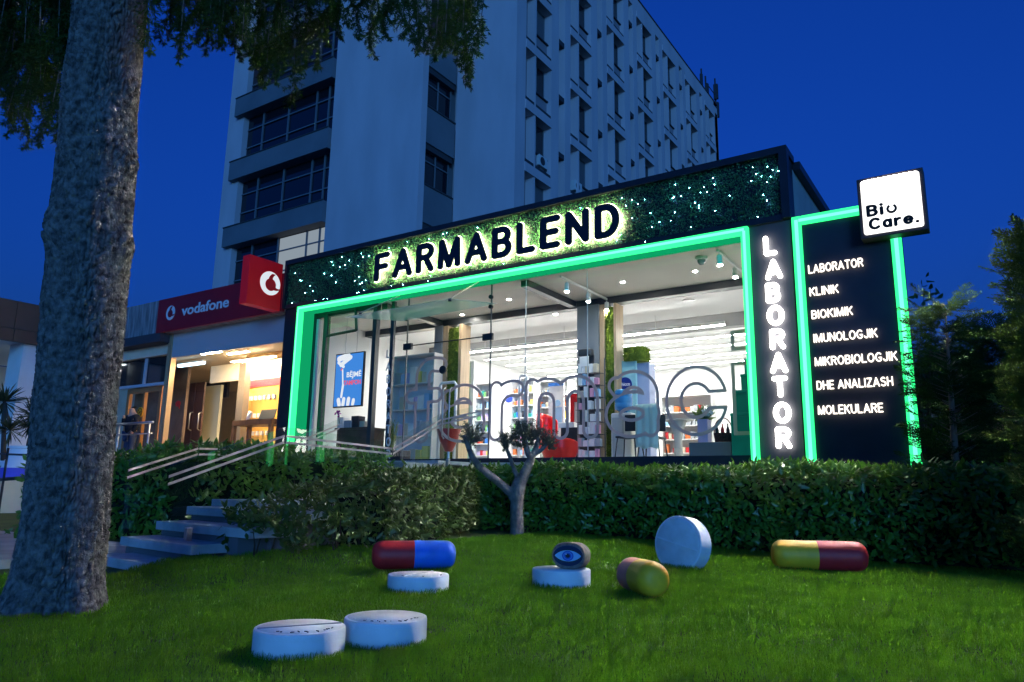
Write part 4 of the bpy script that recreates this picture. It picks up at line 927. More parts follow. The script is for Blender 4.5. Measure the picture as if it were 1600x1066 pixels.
p = atY(383, 610, 13.9); t = thing('wall_lamp', 'small up and down lamp on the white wall left of the phone display', 'lamp', p); MB().box(p[0]-.12, p[0]+.14, p[1], p[1]+.1, p[2]-.06, p[2]+.06).build('body', WHITE, t)
MB().box(p[0]-.1, p[0]+.12, p[1]+.01, p[1]+.09, p[2]-.075, p[2]-.061).build('diffuser', WARM_E, t)
x0 = atY(380, 600, 14.0)[0]; MB().box(x0, XS1-.06, 14.0, 14.1, 1.16, 4.45).build('display_wall', WARMW, sh)
t = thing('phone_display', 'orange display wall with rows of small phones behind the wooden table', 'display', atY(415, 640, 13.95)); xa, xb, zt = span(383, 441, 592, 13.9)
MB().box(xa, xb, 13.93, 13.99, 1.3, zt).build('panel', mat('orange_panel', (.75, .42, .10), rough=.5), t); MB().box(xa, xb, 13.915, 13.929, zt-.22, zt).build('pink_band', mat('pink_band', rgb(215, 60, 75), rough=.5), t)
m = MB()
for r_ in range(4):
    for k in range(7): m.box(xa+.12+k*.21, xa+.2+k*.21, 13.86, 13.929, zt-.62-r_*.52, zt-.50-r_*.52)
m.build('phones', WHITE, t)
t = thing('display_table', 'dark wooden table with a laptop in the warm phone shop', 'table', atY(400, 680, 13.1)); xa, xb, zt = span(363, 424, 656, 12.9); WAL = mat('table_wood', (.16, .08, .04), rough=.4, var=.3, vscale=3)
MB().box(xa, xb, 12.9, 13.5, zt-.14, zt).build('top', WAL, t)
for x in (xa, xb-.1):
    for y in (12.9, 13.4): MB().box(x, x+.1, y, y+.1, 1.16, zt-.141).build('leg', WAL, t)
lp = thing('laptop', 'open dark laptop on the wooden table', 'laptop', atY(405, 650, 13.1)); xa2, xb2, z2 = span(392, 416, 638, 13.1)
MB().box(xa2, xb2, 13.0, 13.35, zt+.002, zt+.025).build('base', CHAR, lp); MB().slab([(xa2, 13.36, zt+.02), (xb2, 13.36, zt+.02), (xb2, 13.46, z2), (xa2, 13.46, z2)], (0, .015, 0)).build('screen', CHAR, lp)
o_ = MB().tube([(xa2-.1, 13.1, zt+.001), (xa2-.08, 13.1, zt+.12), (xa2-.02, 13.12, zt+.26)], [.05, .045, .06], 8).build('phone_stand', WHITE, None, True); tag(o_, 'small white phone stand beside the laptop', 'stand')
# speech bubble sticker
t = thing('window_sticker', 'small red speech bubble sticker on the phone shop window', 'sticker', atY(278, 632, 12.19)); p = atY(278, 631, 12.19); off = MB()
sdf_solid(lambda X, Y: np.minimum(np.hypot(X/1.5, Y)-.085, seg_sdf(X, Y, [[(.05, -.03), (.09, -.13)]])-.025), -.2, .2, -.2, .15, .012, .004, lambda u, v, w_: (p[0]+u, 12.194-w_, p[2]+v), off); off.build('bubble', REDP, t)
# long red sign
rs = thing('long_red_sign', 'long dark red sign with pale lettering above the warm lit shop', 'sign', (-18, 11.9, 5.6))
RED1 = mat('dark_red_sign', rgb(150, 20, 32), rough=.4, var=.05); SIGNW = mat('sign_pale', (.75, .75, .74), rough=.4)
x0, x1 = atY(245, 500, 11.88)[0], XL-.02
z0 = (atY(244, 524, 11.88)[2]+atY(430, 484, 11.88)[2])/2; z1 = atY(246, 470, 11.88)[2]
MB().box(x0, x1, 11.88, 11.995, z0, z1).build('board', RED1, rs, bevel=.01)
a = atY(283, 494, 11.87); b = atY(357, 478, 11.87); m = MB(); put_text(m, 'vodafone', (a[0], 11.872, (a[2]+b[2])/2-.01), EX, EZ, b[0]-a[0], .30, .018, .01); m.build('lettering', SIGNW, rs)
def quote_mark(c, r_, to, parent, mw, mr):
    off = MB(); sdf_solid(lambda X, Y: np.hypot(X, Y)-r_, -r_*1.1, r_*1.1, -r_*1.1, r_*1.1, r_/16, .012, lambda u, v, w_: to(c, u, v, w_+.001), off); off.build('emblem_disc', mw, parent)
    off = MB(); sdf_solid(lambda X, Y: np.minimum(np.hypot(X-.02*r_, Y+.12*r_)-.52*r_, np.maximum(np.hypot(X-.52*r_, Y-.22*r_)-.74*r_, -(np.hypot(X-.78*r_, Y-.30*r_)-.62*r_))+(Y > .86*r_)*1.), -r_, r_, -r_, r_, r_/24, .012, lambda u, v, w_: to(c, u, v, w_+.014), off); off.build('emblem_mark', mr, parent)
quote_mark(atY(266.5, 489, 11.87), .215, lambda c, u, v, w_: (c[0]+u, 11.878-w_, c[2]+v), rs, SIGNW, RED1)
# projecting red box
pb = thing('projecting_sign', 'bright red box sign with a round white emblem sticking out from the shop corner', 'sign', (-15, 11.2, 5.5))
XP = XL-.06; n0 = atX(391, 400, XP); n1 = atX(388, 476, XP); f0 = atX(450, 413, XP); f1 = atX(447, 487, XP)
y0 = n0[1]; zt_ = (n0[2]+f0[2])/2; zb_ = (n1[2]+f1[2])/2; y1 = min(f0[1], 11.87)
RED2 = mat('bright_red_sign', rgb(215, 22, 30), rough=.35)
RED2.node_tree.nodes['Principled BSDF'].inputs['Emission Color'].default_value = (.75, .01, .015, 1); RED2.node_tree.nodes['Principled BSDF'].inputs['Emission Strength'].default_value = .12
MB().box(XP-.28, XP, y0, y1, zb_, zt_).build('box', RED2, pb, bevel=.012)
ec = atX(422, 443, XP); quote_mark(ec, .30*(y1-y0), lambda c, u, v, w_: (XP+w_, c[1]+u, c[2]+v), pb, emi('emblem_white', (.85, .92, 1), .85), RED2)

# ================================================================== LEFT WING with brown canopy
lw = thing('brown_canopy_building', 'low building at the far left with a deep brown panelled canopy', 'building', (-26, 10, 0))
XC = -24.6; za = atX(5, 466, XC)[2]; zm = atX(5, 511, XC)[2]; zb_ = atX(5, 531, XC)[2]
BRN = mat('brown_panel', (.16, .085, .05), rough=.5, var=.15, vscale=1)
for k in range(6):
    y = 4.4+k*1.35
    MB().box(XC-.12, XC, y+.008, y+1.342, zm+.01, za).build('canopy_panel', BRN, lw); MB().box(XC-.12, XC+.05, y+.008, y+1.342, zb_, zm-.01).build('canopy_panel', BRN, lw)
MB().box(XC-6, XC-.121, 4.4, 12.5, zb_+.05, za-.05).build('canopy_roof', mat('soffit_white', (.62, .62, .64), rough=.5), lw)
MB().box(-31, -30.8, 2, 16, 1.1, zb_+.05).build('wall', OFFWHITE, lw); MB().box(-31, -24.7, 14.0, 14.2, 1.1, zb_+.049).build('wall', PLASTER, lw)
m = MB(); p = atY(12, 640, 10.2); m.box(p[0]-.5, p[0]+.42, 10.2, 10.9, 1.1, zb_+.049); m.build('column', WHITE, lw)
a = atY(24, 640, 12.4)[0]; MB().box(a, -24.7, 12.4, 12.415, 1.9, 4.6).build('window_pane', glass('greenish_glass', (.75, .88, .82), 1.5), lw)
m = MB(); m.box(a-.06, -24.7, 12.36, 12.45, 4.6, 4.72); m.box(a-.06, a+.04, 12.36, 12.45, 1.16, 4.6); m.box(a-.06, -24.7, 12.36, 12.45, 1.16, 1.9); m.build('window_frame', CREAM, lw)
COOL_E = emi('cool_tube', (.80, .94, 1), 45)
p = atY(49, 611, 13.2); t = thing('tube_light', 'bright white tube light behind the glass left of the big tree trunk', 'light', p); MB().box(p[0]-.45, p[0]+.45, 13.15, 13.25, p[2]+.05, p[2]+.11).build('housing', HOUS, t); MB().box(p[0]-.44, p[0]+.44, 13.16, 13.24, p[2]-.02, p[2]+.049).build('tube', COOL_E, t)
m = MB(); m.tube([(p[0], 13.2, p[2]+.11), (p[0], 13.2, 4.7)], .01, 6); m.build('cord', HOUS, t)
p = atZ(45, 552, zb_-.03); t = thing('soffit_light', 'flush white light in the soffit under the brown canopy', 'light', p); MB().box(p[0]-.5, p[0]+.5, p[1]-.06, p[1]+.06, zb_, zb_+.049).build('housing', HOUS, t); MB().box(p[0]-.48, p[0]+.48, p[1]-.05, p[1]+.05, zb_-.01, zb_-.001).build('tube', COOL_E, t)
# between wing and phone shop: bluish transom, bronze door
a = atY(190, 560, 12.3)[0]; b = XS0-.12
MB().box(a-1.0, b, 12.31, 12.6, 4.55, 4.849).build('cream_band', CREAM, sh)
MB().box(a-1.0, b, 12.45, 12.465, 3.75, 4.549).build('transom_glass', DARKGLASS, sh)
m = MB(); x2 = atY(222, 560, 12.3)[0]; m.box(x2, x2+.1, 12.4, 12.5, 3.75, 4.549); m.box(a-1.0, b, 12.4, 12.5, 3.66, 3.749); m.box(b-.05, b, 12.4, 12.5, 3.75, 4.549); m.build('transom_frame', mat('blue_frame', (.35, .42, .5), rough=.4), sh)
dx0, dx1 = atY(196, 640, 12.5)[0], atY(250, 640, 12.5)[0]; BRZ = mat('bronze_frame', (.35, .18, .08), rough=.35, metal=.5)
d_ = MB().box(dx0, dx0+.14, 12.5, 12.6, 1.16, 3.65).box(dx1-.14, dx1, 12.5, 12.6, 1.16, 3.65).box(dx0+.14, dx1-.14, 12.5, 12.6, 3.5, 3.65).box((dx0+dx1)/2-.05, (dx0+dx1)/2+.05, 12.5, 12.6, 1.16, 3.5).build('bronze_door', BRZ, sh)
MB().box(dx0+.14, dx1-.14, 12.55, 12.56, 1.16, 3.5).build('door_glass', CLEAR, d_)
MB().box(dx0-1.5, dx1-.5, 13.6, 13.7, 1.16, 4.5).build('back_wall', mat('dim_brown_wall', (.12, .08, .06), rough=.7, var=.4, vscale=2), sh)
p = atZ(225, 556, 4.4); t = thing('lobby_light', 'cool white light above the bronze door', 'light', (p[0], 13.3, 4.4)); MB().box(p[0]-.8, p[0]+.5, 13.2, 13.3, 4.36, 4.44).build('tube', emi('lobby_tube', (.6, .85, 1), 5), t); MB().box(p[0]-.8, p[0]+.5, 13.19, 13.31, 4.441, 4.48).build('housing', HOUS, t)
# no smoking sign
t = thing('no_smoking_sign', 'round orange no smoking sticker on the bronze door', 'sign', atY(219, 645, 12.48)); p = atY(219, 644.5, 12.48); DKR = mat('sign_ring', rgb(150, 60, 10)); 
MB().lathe(p, [(0, -.012), (.16, -.012), (.16, .012), (0, .012)], 28, (0, 1, 0)).build('disc', mat('sign_orange', (.80, .36, .02), rough=.5), t)
off = MB(); sdf_solid(lambda X, Y: np.minimum.reduce([np.abs(np.hypot(X, Y)-.115)-.010, seg_sdf(X, Y, [[(-.075, .075), (.075, -.075)]])-.010, seg_sdf(X, Y, [[(-.07, -.03), (.07, .02)]])-.012]), -.15, .15, -.15, .15, .006, .006, lambda u, v, w_: (p[0]+u, 12.467-w_, p[2]+v), off); off.build('symbol', DKR, t)
# railing in front of the door
hr = thing('handrail', 'steel handrail on the forecourt below the no smoking sign', 'railing', atY(212, 680, 11.2)); a = atY(184, 662, 11.2); b = atY(239, 661, 11.2); zr = (a[2]+b[2])/2
MB().tube([(a[0]-.6, 11.2, zr), (b[0], 11.2, zr)], .035, 8).build('rail', STEEL, hr, True); MB().tube([(a[0]-.6, 11.2, zr-.3), (b[0], 11.2, zr-.3)], .018, 8).build('rail', STEEL, hr, True)
for x in (a[0]+.1, b[0]-.15): MB().tube([(x, 11.2, 1.16), (x, 11.2, zr)], .028, 8).build('post', STEEL, hr, True)

# person outside the bronze door
def skin_obj(name, joints, bones, rads, m_, parent, sub=2):
    me = bpy.data.meshes.new(name); off = base(parent)
    me.from_pydata([tuple(np.asarray(j, float)-off) for j in joints], bones, []); o_ = link_mesh(name, me, m_); o_.parent = parent
    s = o_.modifiers.new('skin', 'SKIN'); s.use_smooth_shade = True; o_.modifiers.new('sub', 'SUBSURF').levels = sub; o_.modifiers['sub'].render_levels = sub
    for i, r_ in enumerate(rads):
        d = me.skin_vertices[0].data[i]; d.radius = (r_, r_) if not hasattr(r_, '__len__') else r_
    me.skin_vertices[0].data[0].use_root = True; return o_
pc = atY(203, 690, 11.9); px_, py_, pz = pc[0], 11.9, 1.16; ht = atY(203, 631, 11.9)[2]-pz; k = ht/1.75
pr = thing('person', 'person in dark jacket and jeans, hand raised to the face, by the bronze door', 'person', (px_, py_, pz))
def J(x, y, z): return np.array([px_+x*k, py_+y*k, pz+z*k])
SKIN = mat('skin', (.45, .27, .19), rough=.6)
J1 = [J(0,0,.95), J(0,0,1.15), J(0,.0,1.40), J(0,-.02,1.50), J(-.02,-.04,1.63), J(.19,0,1.38), J(.24,.02,1.12), J(.20,-.12,.92), J(-.19,0,1.38), J(-.26,-.08,1.15), J(-.08,-.20,1.42), J(.10,0,.90), J(.11,-.02,.50), J(.12,0,.08), J(.13,-.13,.04), J(-.10,0,.90), J(-.10,-.02,.50), J(-.11,0,.08), J(-.12,-.13,.04)]
skin_obj('body', J1, [(0,1),(1,2),(2,3),(3,4),(2,5),(5,6),(6,7),(2,8),(8,9),(9,10),(0,11),(11,12),(12,13),(13,14),(0,15),(15,16),(16,17),(17,18)],
         [.14*k,.14*k,.15*k,.06*k,.085*k,.07*k,.05*k,.035*k,.07*k,.05*k,.035*k,.09*k,.065*k,.045*k,.04*k,.09*k,.065*k,.045*k,.04*k], SKIN, pr)
skin_obj('jacket', [J(0,0,.88), J(0,0,1.15), J(0,.0,1.40), J(.19,0,1.39), J(.24,.02,1.12), J(.21,-.10,.96), J(-.19,0,1.39), J(-.26,-.08,1.15), J(-.11,-.18,1.36)], [(0,1),(1,2),(2,3),(3,4),(4,5),(2,6),(6,7),(7,8)],
         [.18*k,.175*k,.17*k,.09*k,.065*k,.05*k,.09*k,.065*k,.05*k], mat('dark_jacket', (.012, .013, .018), rough=.8), pr)
skin_obj('jeans', [J(0,0,.92), J(.10,0,.88), J(.11,-.02,.50), J(.12,0,.10), J(-.10,0,.88), J(-.10,-.02,.50), J(-.11,0,.10)], [(0,1),(1,2),(2,3),(0,4),(4,5),(5,6)], [.15*k,.105*k,.08*k,.07*k,.105*k,.08*k,.07*k], mat('blue_jeans', (.03, .045, .09), rough=.8), pr)
skin_obj('hair', [J(-.02,.01,1.68), J(-.02,.03,1.60)], [(0,1)], [.085*k,.07*k], mat('dark_hair', (.01, .008, .006), rough=.7), pr)
skin_obj('shoes', [J(.12,.02,.04), J(.13,-.15,.03)], [(0,1)], [.05*k,.045*k], BLACK, pr); skin_obj('shoes', [J(-.11,.02,.04), J(-.12,-.15,.03)], [(0,1)], [.05*k,.045*k], BLACK, pr)

# yuccas and white planter on the left
YUC = leafmat('yucca_leaf', (.035, .06, .03), (.07, .10, .05), rough=.5, scale=8)
def yucca(label, px, pyb, pyt, Y, heads, group='yuccas in front of the brown canopy building'):
    b = atY(px, pyb, Y); t = thing('yucca', label, 'plant', b, group); MB().tube([b-[0, 0, .3], atY(px-2, (pyb+pyt)/2, Y), atY(px, pyt, Y)], [.07, .05, .05], 8).build('trunk', mat('yucca_bark', (.07, .055, .045), rough=.9) if 'yucca_bark' not in bpy.data.materials else bpy.data.materials['yucca_bark'], t, True)
    prt = []
    for hx, hy, L_ in heads:
        c = atY(hx, hy, Y); MB().tube([atY(px, pyt, Y), c], .035, 6).build('branch', bpy.data.materials['yucca_bark'], t, True)
        n = 70; D = unit(rdir(n)+np.array([0, 0, .35])); prt.append(leaves(np.tile(c, (n, 1)), D, unit(EZ+rdir(n)*.3), R.uniform(.7, 1.1, n)*L_, np.full(n, L_*.085), oval=True))
    v, qd = join_np(prt); link_mesh('foliage', np_mesh('y', v, [qd]), YUC, t)
yucca('tall spiky yucca at the very left edge in front of the white column', 8, 700, 630, 8.6, [(6, 628, .62), (16, 672, .5)])
yucca('smaller spiky yucca touching the left side of the big tree trunk', 46, 705, 685, 9.2, [(52, 650, .55), (45, 668, .5), (62, 640, .45)])
wp = thing('tapered_planter', 'white tapered planter with a violet band at its foot, left of the trunk', 'planter', atY(37, 742, 7.6)); zl, zh = atY(37, 748, 7.6)[2], atY(37, 698, 7.6)[2]; r0 = (atY(53, 740, 7.6)[0]-atY(20, 740, 7.6)[0])/2; c = np.array([atY(38, 720, 7.6)[0], 7.6, 0]); zmid = zl+(zh-zl)*.32
MB().lathe(c, [(r0*.85, zmid+.002), (r0*.58, zh-.06), (r0*.66, zh-.05), (r0*.66, zh), (0, zh)], 24).build('body', WHITE, wp, 'auto'); MB().lathe(c, [(0, zl), (r0, zl), (r0*.86, zmid), (0, zmid)], 24).build('band', mat('violet_band', rgb(90, 90, 200), rough=.5), wp, 'auto')
MB().box(c[0]-2.0, c[0]+.9, 6.2, 8.8, -.1, zl-.002).build('low_wall', CREAM, None); tag(bpy.data.objects['low_wall'], 'low cream wall under the white tapered planter', 'wall')
fn = thing('iron_fence', 'dark iron rail fence between the trunk and the left edge of the photo', 'fence', atY(12, 730, 6.0))
a, b = atY(-30, 708, 6.6), atY(41, 711, 6.0); MB().tube([a, b], .02, 6).build('rail', BLACK, fn)
a2, b2 = atY(-30, 752, 6.6), atY(45, 746, 6.0); MB().tube([a2, b2], .035, 6).build('rail', BLACK, fn)
p = atY(13, 700, 6.2); MB().tube([(p[0], 6.2, 0), (p[0], 6.2, p[2])], .022, 6).build('post', BLACK, fn)

# ================================================================== OFFICE TOWER
tw_ = thing('office_tower', 'tall pale office block rising behind the shop with a deep egg crate window grid', 'building', (-24, 36, 0))
TW = mat('tower_render', (.58, .49, .49), rough=.9, stretch=(1, 1, .3), var=.09, vscale=.5, bump=.12, bscale=30, bdist=.03)
TW2 = mat('tower_spandrel', (.16, .17, .18), rough=.8, var=.1, vscale=.5)
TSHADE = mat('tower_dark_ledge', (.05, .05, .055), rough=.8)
YB_, XB_, YEND, ZROOF = 33.0, -22.0, 71.5, 41.1
MB().box(-26.42, XB_, YB_, YB_+.6, 0, ZROOF).build('front_panel', TW, tw_)
MB().box(-45, XB_-.9, YB_+.6, YEND, 0, ZROOF-.3).build('core', TW, tw_)
# right face
MB().box(XB_-.6, XB_, YB_+.6, YB_+1.05, 0, ZROOF).build('corner_pier', TW, tw_); MB().box(XB_-.9, XB_, YEND-1.1, YEND, 0, ZROOF-.4).build('corner_pier', TW, tw_)
MB().box(XB_-.9, XB_, YB_+1.05, YEND-1.1, 40.0, ZROOF).build('parapet', TW, tw_); MB().box(XB_-1, XB_+.06, YB_-.06, YEND+.06, ZROOF, ZROOF+.12).build('coping', TSHADE, tw_)
BAY = 5.59; FL = 4.03; zt0 = 39.35
TWR = mat('tower_recess_shade', (.30, .26, .27), rough=.9, var=.08, vscale=.5)  # darker copy of the render; recess shade is put into the colour
CURT = mat('curtain', (.12, .12, .13), rough=.9)
pw = None
for k in range(7):
    y0 = YB_+1.05+k*BAY; ye = min(y0+BAY, YEND-1.1)                     # slot, fin, window, pier
    yf, yw, yg = y0+1.06, y0+1.20, y0+3.05
    MB().box(XB_-.6, XB_-.004, yf, yf+.14, 8, 40.0).build('fin', TW, tw_)
    MB().box(XB_-.6, XB_, yg, yg+.95, 8, 40.0).build('pier', TW, tw_)
    if yg+1.5 < ye: MB().box(XB_-.6, XB_-.004, ye-.75, ye-.02, 8, 40.0).build('pier', TW, tw_)
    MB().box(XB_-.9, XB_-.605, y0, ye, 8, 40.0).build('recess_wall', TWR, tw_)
    for f in range(8):
        zt = zt0-f*FL
        if zt < 9: continue
        b_ = MB(); b_.box(XB_-.6, XB_+.05, y0-.02 if k else y0, yg, zt, zt+.58); bb = b_.build('spandrel_beam', TW, tw_)
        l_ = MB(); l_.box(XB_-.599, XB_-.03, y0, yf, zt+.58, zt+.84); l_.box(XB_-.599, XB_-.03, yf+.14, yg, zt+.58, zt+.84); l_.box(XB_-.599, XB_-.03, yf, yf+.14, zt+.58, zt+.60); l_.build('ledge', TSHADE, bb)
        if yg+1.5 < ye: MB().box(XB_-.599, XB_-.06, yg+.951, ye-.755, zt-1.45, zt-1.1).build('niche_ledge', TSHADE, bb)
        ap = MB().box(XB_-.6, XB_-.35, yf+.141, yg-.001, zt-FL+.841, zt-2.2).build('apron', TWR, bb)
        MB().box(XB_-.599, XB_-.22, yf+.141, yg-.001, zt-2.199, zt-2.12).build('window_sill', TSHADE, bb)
        wy0, wy1, wz0, wz1 = yw-.05, yg-.02, zt-2.115, zt-.004
        if pw is None:
            W0 = (wy1-wy0, wz1-wz0)
            pw = MB().box(-.02, 0, 0, W0[0], 0, W0[1]).build('window', DARKGLASS, None); q = MB()
            for yy in (0, W0[0]/2-.03, W0[0]-.06): q.box(.001, .04, yy, yy+.06, 0, W0[1])
            for zz in (.0, W0[1]-.06): q.box(.001, .04, .061, W0[0]/2-.031, zz, zz+.06); q.box(.001, .04, W0[0]/2+.031, W0[0]-.061, zz, zz+.06)
            fr0 = q.build('frame', TW2, None); fr0.parent = pw; pw.parent = tw_; o_ = pw
        else: o_ = copy_tree(pw, tw_)
        o_.location = Vector(np.array([XB_-.57, wy0, wz0])-base(tw_))
        if rnd.random() < .3:
            h0_ = rnd.choice((.06, .06, W0[1]*.5)); c0 = .061+rnd.choice((0, 1))*(W0[0]/2-.03); q = MB().box(.0006, .004, c0, c0+W0[0]/2-.095, h0_, W0[1]-.061).build('curtain', CURT, None); q.parent = o_
# nearer left wing of the tower
YA, XA = 29.76, -26.42
MB().box(-33.93, XA, YA, YA+.5, 0, 44).build('front_panel', TW, tw_); MB().box(-43.4, XA-.5, YA+.9, YB_+.5, 0, 43.9).build('core', TW2, tw_)
MB().box(-45.2, -43.4, YA+.12, YB_+8, 0, 43.9).build('end_wall', TW, tw_)
zl = [28.15+4.93*i for i in (-4, -3, -2, -1, 0, 1, 2, 3)]
MULG = mat('mullion_grey', (.16, .17, .18), rough=.5)
for i, z in enumerate(zl):
    sp_ = MB().box(-44.0, -33.95, YA-.28, YA+.5, z-1.38, z).build('spandrel', TW2, tw_); MB().box(-44.0, -33.95, YA-.34, YA-.2, z+.001, z+.07).build('sill', TSHADE, sp_)
    o_ = MB().box(-43.35, -33.95, YA+.53, YA+.56, z+.072, z+3.55).build('window_band', DARKGLASS, tw_); mull = MB()
    for xx in (-41.6, -38.9, -36.1, -34.9): mull.box(xx-.05, xx+.05, YA+.42, YA+.52, z+.072, z+3.55)
    for zz in (1.2, 2.6): mull.box(-43.3, -33.95, YA+.43, YA+.51, z+zz-.04, z+zz+.04)
    mull.build('mullions', MULG, o_)
    if abs(z-(28.15-4.93*3)) < .1: MB().box(-38.8, -33.96, YA+.515, YA+.529, z+.9, z+3.5).build('lit_window', emi('dim_window', (.30, .36, .42), .85), tw_)
    f_ = MB().box(XA-.5, XA-.05, YA+.501, YB_, z-2.6, z-.35).build('flank_spandrel', TW2, tw_); MB().box(XA-.5, XA+.02, YA+.501, YB_-.02, z-.349, z-.26).build('sill', TSHADE, f_); MB().box(XA-.5, XA-.15, YA+.501, YB_-.02, z-2.95, z-2.601).build('lintel', TSHADE, f_)
    o_ = MB().box(XA-.48, XA-.45, YA+.501, YB_-.02, z-.259, z+2.0).build('flank_window', DARKGLASS, tw_); mull = MB()
    for yy in (YA+.55, YA+1.9, YB_-.1): mull.box(XA-.44, XA-.38, yy-.04, yy+.04, z-.259, z+2.0)
    mull.box(XA-.44, XA-.385, YA+.501, YB_-.05, z+1.35, z+1.42); mull.build('frame', MULG, o_)
MB().box(-45.3, XA+.06, YA-.06, YB_+8, 44, 44.15).build('coping', TSHADE, tw_)
# air conditioners and mast
def ac(px, py, lab):
    p = atX(px, py, XB_-.3); t = thing('air_conditioner', lab, 'air conditioner', p, 'air conditioners on the tower'); MB().box(p[0]-.25, p[0]+.15, p[1]-.5, p[1]+.5, p[2]-.35, p[2]+.35).build('case', OFFWHITE, t, bevel=.02)
    MB().lathe((p[0]+.152, p[1]-.1, p[2]), [(0, 0), (.27, 0), (.27, .01), (0, .01)], 20, (1, 0, 0)).build('fan_grille', TSHADE, t); m = MB(); m.box(p[0]-.25, p[0]+.15, p[1]-.4, p[1]-.36, p[2]-.5, p[2]-.351); m.box(p[0]-.25, p[0]+.15, p[1]+.36, p[1]+.4, p[2]-.5, p[2]-.351); m.build('bracket', TSHADE, t)
ac(846, 254, 'air conditioner under the window nearest the corner of the tower'); ac(901, 293, 'air conditioner just above the shop roof in the second window column of the tower')
p = atX(1097, 145, XB_-1.2); t = thing('antenna_mast', 'antenna mast with panel aerials on the far end of the tower roof', 'antenna', p)
for dy, h0, h1 in ((0, 0, 4.2), (1.3, 0, 4.0), (4.6, -1, 5.4)): MB().tube([(p[0], p[1]+dy, ZROOF+.13), (p[0], p[1]+dy, ZROOF+h1)], .09, 6).build('pole', TSHADE, t)
for dy, h in ((-.3, 2.6), (1.6, 2.4), (4.2, 3.6), (5.0, 1.8), (4.9, 4.0)): MB().box(p[0]-.1, p[0]+.15, p[1]+dy, p[1]+dy+.3, ZROOF+h-.9, ZROOF+h+.9).build('aerial', TSHADE, t)
m = MB()
for h in (1.6, 3.3): m.tube([(p[0], p[1]+1.3, ZROOF+h), (p[0], p[1]+4.6, ZROOF+h)], .05, 5)
m.build('cross_bar', TSHADE, t)

# ================================================================== GLASS BALUSTRADES
def balustrade(label, posts, clamps=True):
    """posts: list of (x, y, zbottom, ztop)"""
    p = np.array(posts); t = thing('glass_balustrade', label, 'railing', (p[:, 0].mean(), p[:, 1].mean(), 0))
    for a, b in zip(p[:-1], p[1:]):
        d = unit(b[:2]-a[:2]); n_ = np.array([-d[1], d[0], 0]); A = lambda q, f, e: np.array([q[0]+d[0]*e, q[1]+d[1]*e, q[2]+f*(q[3]-q[2])])
        pn = MB().slab([A(a, .06, .015), A(b, .06, -.015), A(b, 1, -.015), A(a, 1, .015)], n_*.014).build('glass_panel', STAIRGLASS, t)
        m = MB()
        for o0, o1 in ((.085, .11), (.155, .18)):
            h = lambda q, o_, e: np.array([q[0]+d[0]*e, q[1]+d[1]*e, q[3]-o_])
            m.slab([h(a, o1, .016)-n_*.004, h(b, o1, -.016)-n_*.004, h(b, o0, -.016)-n_*.004, h(a, o0, .016)-n_*.004], n_*.003)
        m.build('frosted_stripe', FROST, pn)
        for f in ((.2, .8) if clamps else ()):
            q = a+(b-a)*f; MB().box(q[0]-.022, q[0]+.022, q[1]-.03, q[1]+.03, q[2]-.02, q[2]+.12).build('clamp', STEEL, t, bevel=.004)
e3 = atY(696, 655, 9.4); e4 = atY(752, 641, 9.6)
balustrade('glass balustrade with two frosted stripes on the near side of the stairs', [(-6.42, 3.98, .15, .92), (-6.68, 5.5, .58, 1.40), (-7.0, 7.6, .58, 1.38), (e3[0], 9.3, 1.1, e3[2]+.08), (e4[0], 9.6, 1.1, e4[2]+.08)])
f1 = atY(300, 689, 5.45); f2 = atY(432, 694, 7.6); f3 = atY(532, 655, 9.3)
balustrade('glass balustrade with two frosted stripes on the far side of the stairs', [(-7.22, 4.05, .2, .98), (f1[0]+.15, 5.45, .6, f1[2]), (f2[0], 7.6, .6, f2[2]), (f3[0], 9.3, 1.1, f3[2])], False)

